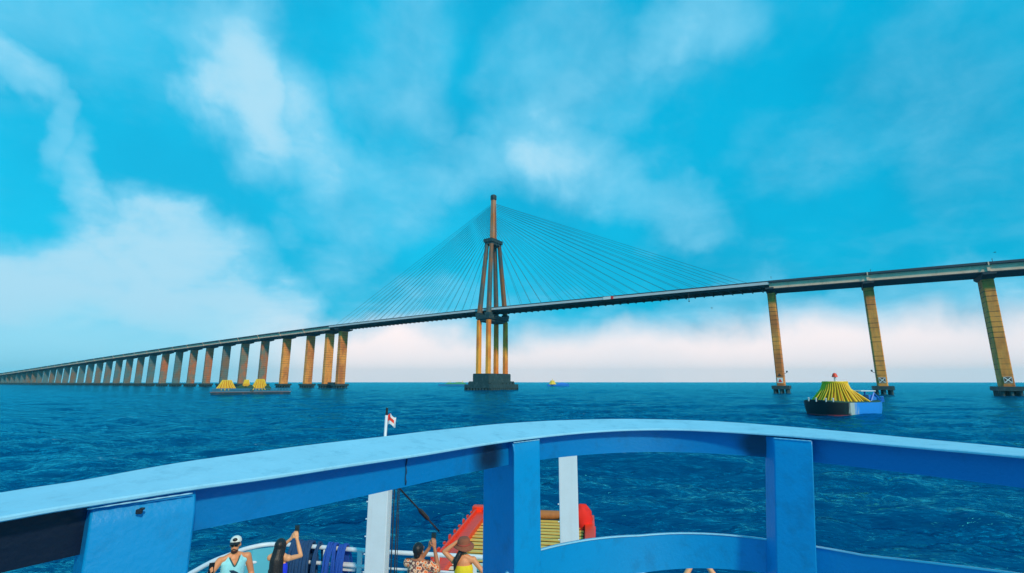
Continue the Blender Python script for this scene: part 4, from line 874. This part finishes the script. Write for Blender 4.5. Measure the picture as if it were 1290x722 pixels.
# --- woman with long black hair and a blue dress, back to us, phone raised
e = empty('person', (-3.90, 8.72, DZ), R(-4)); tag(e, 'woman in royal blue top with waist-long black hair raising a phone', 'person')
mb = MB(); hc = Vector((0, .02, 1.575)); body(mb, hc, sw=.155, hips=.155, chest=.128, female=True); T, M_ = head(mb, hc, 0, R(8))
wr_ = (.145, .27, 1.62); arm(mb, (.165, 0, 1.40), (.27, .20, 1.38), wr_, (.042, .034, .024)); hand(mb, wr_, (-.25, .05, 1), (-.5, .6, 0), (-.8, -.3, .1), .7, .92)
wl_ = (.035, .27, 1.62); arm(mb, (-.165, 0, 1.40), (-.19, .26, 1.42), wl_, (.042, .034, .024)); hand(mb, wl_, (.45, .05, .9), (.5, .6, 0), (.8, -.3, .1), .7, .92)
remesh(mb, 'body', skin_b, e, .0065); eyes(T, e)
mb = MB(); f = .70; mb.cap((0, 0, .93), .178, (0, 0, 1.08), .142, 16, f); mb.cap((0, 0, 1.08), .142, (0, 0, 1.27), .150, 16, f); mb.cap((0, 0, .93), .178, (0, 0, .5), .22, 16, .85)
remesh(mb, 'dress', mat('royal_blue_cloth', (.01, .04, .80), .7, var=.1), e, .011, .008, 2, cuts=[((0, 0, 1.335), (0, 0, 1)), ((0, 0, .5), (0, 0, -1))])
mb = MB(); mb.ell(T(0, -.022, .030), (.096, .108, .112)); mb.cap(T(0, -.03, .0), .095, (0, -.075, 1.40), .100, 14); mb.cap((0, -.075, 1.40), .105, (.015, -.105, 1.16), .110, 14); mb.cap((.015, -.105, 1.16), .105, (.03, -.12, .95), .065, 14)
for k in range(10): mb.cap((-.08 + k * .018, -.12 - .02 * math.sin(k), 1.25), .03, (-.07 + k * .019, -.13, .90 - .03 * math.sin(k * 2.1)), .014, 8)
hr = remesh(mb, 'hair', hair_k, e, .009, .012, 1)
phone('black phone raised by the woman with long black hair', world(e, (.10, .335, 1.745)), (0, .02, 1), (0, 1, 0))

# --- person in the orange flowered shirt, back to us, phone raised
e = empty('person', (-1.53, 8.48, DZ), R(-14)); tag(e, 'person in orange and white patterned shirt with short dark hair taking a picture', 'person')
mb = MB(); hc = Vector((0, .02, 1.585)); body(mb, hc, sw=.17, hips=.165, chest=.148, female=True); T, M_ = head(mb, hc, R(-10), R(5))
wr_ = (.155, .30, 1.56); arm(mb, (.18, 0, 1.40), (.29, .17, 1.27), wr_, (.047, .038, .027)); hand(mb, wr_, (-.15, .05, 1), (-.5, .6, 0), (-.8, -.3, .1), .7)
wl_ = (.055, .31, 1.54); arm(mb, (-.18, 0, 1.40), (-.14, .25, 1.28), wl_, (.047, .038, .027)); hand(mb, wl_, (.15, .05, 1), (.5, .6, 0), (.8, -.3, .1), .7)
remesh(mb, 'body', skin_c, e, .0065); eyes(T, e)
sm = bpy.data.materials.new('flower_print'); sm.use_nodes = True; nt = sm.node_tree; b = nt.nodes['Principled BSDF']; b.inputs['Roughness'].default_value = .8
t = nt.nodes.new('ShaderNodeTexCoord'); vo = nt.nodes.new('ShaderNodeTexVoronoi'); vo.inputs['Scale'].default_value = 19; nt.links.new(t.outputs['Object'], vo.inputs[0])
cr = nt.nodes.new('ShaderNodeValToRGB'); nt.links.new(vo.outputs['Distance'], cr.inputs[0]); E_ = cr.color_ramp; E_.elements[0].position = .16; E_.elements[0].color = (.85, .08, .02, 1); E_.elements[1].position = .52; E_.elements[1].color = (.95, .62, .42, 1); x_ = E_.elements.new(.30); x_.color = (.90, .26, .08, 1); x_ = E_.elements.new(.66); x_.color = (.16, .05, .05, 1)
nt.links.new(cr.outputs[0], b.inputs['Base Color']); MATS['flower_print'] = sm
mb = MB(); f = .74; mb.cap((0, 0, .95), .19, (0, 0, 1.10), .175, 16, f); mb.cap((0, 0, 1.1), .175, (0, 0, 1.29), .178, 16, f); mb.cap((0, 0, 1.28), .175, (0, 0, 1.36), .15, 16, f); mb.cap((-.17, 0, 1.40), .075, (.17, 0, 1.40), .075, 14)
mb.cap((.18, 0, 1.40), .075, (.262, .11, 1.305), .072, 12); mb.cap((-.18, 0, 1.40), .075, (-.165, .14, 1.33), .068, 12)
remesh(mb, 'shirt', sm, e, .011, .012, 2, cuts=[((0, 0, .86), (0, 0, -1)), ((0, 0, 1.462), (0, 0, 1))])
mb = MB(); 
for k in (-1, 1): mb.cap((k * .085, 0, .90), .115, (k * .10, .0, .15), .07, 14)
remesh(mb, 'trousers', mat('dark_trousers', (.02, .03, .06), .8), e, .012, .006, 1)
mb = MB(); mb.ell(T(0, -.022, .036), (.090, .104, .104), M=M_); mb.ell(T(0, -.055, -.045), (.062, .055, .055), M=M_); remesh(mb, 'hair', hair_k, e, .008, .010, 1)
phone('black phone raised by the person in the orange patterned shirt', world(e, (.105, .375, 1.69)), (0, .02, 1), (0, 1, 0))

# --- woman in the yellow dress and brown hat, back to us, one hand on the hat
e = empty('person', (-.80, 8.62, DZ), R(6)); tag(e, 'woman in strapless yellow dress holding her brown brimmed hat', 'person')
mb = MB(); hc = Vector((.0, .02, 1.59)); body(mb, hc, sw=.16, hips=.155, chest=.13, female=True); T, M_ = head(mb, hc, R(-8), R(6))
wl_ = (-.115, .03, 1.68); arm(mb, (-.165, 0, 1.40), (-.325, .04, 1.53), wl_, (.044, .036, .025)); hand(mb, wl_, (.9, .0, .15), (.1, .1, -.9), (.1, -.9, 0), .5, .92)
wr_ = (.20, -.03, 1.10); arm(mb, (.165, 0, 1.40), (.335, -.10, 1.23), wr_, (.044, .036, .025)); hand(mb, wr_, (-.5, .5, -.5), (-.8, -.2, .1), (.2, .4, .8), .6, .92)
remesh(mb, 'body', skin_a, e, .0065); eyes(T, e)
mb = MB(); f = .72; mb.cap((0, 0, .93), .185, (0, 0, 1.08), .143, 16, f); mb.cap((0, 0, 1.08), .143, (0, 0, 1.28), .155, 16, f); mb.cap((0, 0, .93), .185, (0, 0, .45), .26, 16, .85)
remesh(mb, 'dress', mat('yellow_cloth', (.98, .68, .02), .75, var=.08, bump=.3), e, .011, .012, 2, cuts=[((0, 0, 1.345), (0, 0, 1)), ((0, 0, .45), (0, 0, -1))])
mb = MB(); mb.ell(T(0, -.02, .02), (.088, .10, .10), M=M_); mb.cap(T(-.03, -.075, -.02), .05, (-.13, -.09, 1.43), .045, 12); mb.cap((-.13, -.09, 1.43), .045, (-.15, -.09, 1.30), .02, 12); remesh(mb, 'hair', hair_k, e, .009, .008, 1)
ht = mat('brown_straw', (.30, .085, .04), .8, var=.25, vscale=20, bump=.6, bscale=70)
mb = MB(); rings = []
for r_, z_ in ((.165, .012), (.162, .020), (.145, .040), (.115, .052), (.104, .075), (.098, .120), (.080, .150), (.04, .160)): rings.append([T(r_ * math.cos(a) * (1 + .04 * math.sin(2 * a + 1)), r_ * 1.05 * math.sin(a), z_ + .018 * (r_ > .15) * math.sin(2 * a)) for a in [2 * math.pi * i / 28 for i in range(28)]])
mb.loft(rings); hat = mb.build('hat', ht, e, smooth=True)
mb = MB(); mb.tube([T(.106 * math.cos(2 * math.pi * i / 24), .111 * math.sin(2 * math.pi * i / 24), .070) for i in range(24)], .010, 6, closed=True); mb.build('hat_band', mat('red_band', (.45, .06, .04), .7), hat, smooth=True)

# --- one more person nearer the ship's side, arms up with a phone
e = empty('person', (2.55, 7.0, DZ), R(-8)); tag(e, 'person hidden behind the lower blue rail with only raised forearms showing', 'person')
mb = MB(); hc = Vector((0, .02, 1.60)); body(mb, hc, sw=.165, hips=.155, chest=.135, female=True); T, M_ = head(mb, hc, 0, R(14))
wr_ = (.085, .22, 1.86); arm(mb, (.175, 0, 1.41), (.235, .13, 1.64), wr_, (.044, .038, .028)); hand(mb, wr_, (-.25, .05, 1), (-.5, .6, 0), (-.8, -.3, .1), .7)
wl_ = (-.065, .22, 1.86); arm(mb, (-.175, 0, 1.41), (-.235, .13, 1.64), wl_, (.044, .038, .028)); hand(mb, wl_, (.25, .05, 1), (.5, .6, 0), (.8, -.3, .1), .7)
remesh(mb, 'body', skin_b, e, .0065); eyes(T, e)
mb = MB(); f = .74; mb.cap((0, 0, .93), .18, (0, 0, 1.08), .15, 16, f); mb.cap((0, 0, 1.08), .15, (0, 0, 1.29), .16, 16, f); mb.cap((0, 0, .93), .18, (0, 0, .6), .2, 16, .85); mb.cap((-.15, 0, 1.38), .06, (.15, 0, 1.38), .06, 12)
remesh(mb, 'dress', mat('navy_cloth', (.02, .03, .10), .8), e, .011, .010, 2, cuts=[((0, 0, .6), (0, 0, -1)), ((0, 0, 1.45), (0, 0, 1))])
mb = MB(); mb.ell(T(0, -.022, .032), (.092, .106, .106)); mb.cap(T(0, -.05, -.02), .07, (0, -.09, 1.35), .06, 12); remesh(mb, 'hair', hair_k, e, .009, .01, 1)
phone('black phone held overhead behind the lower blue rail', world(e, (.01, .285, 2.0)), (0, .02, 1), (0, 1, 0))
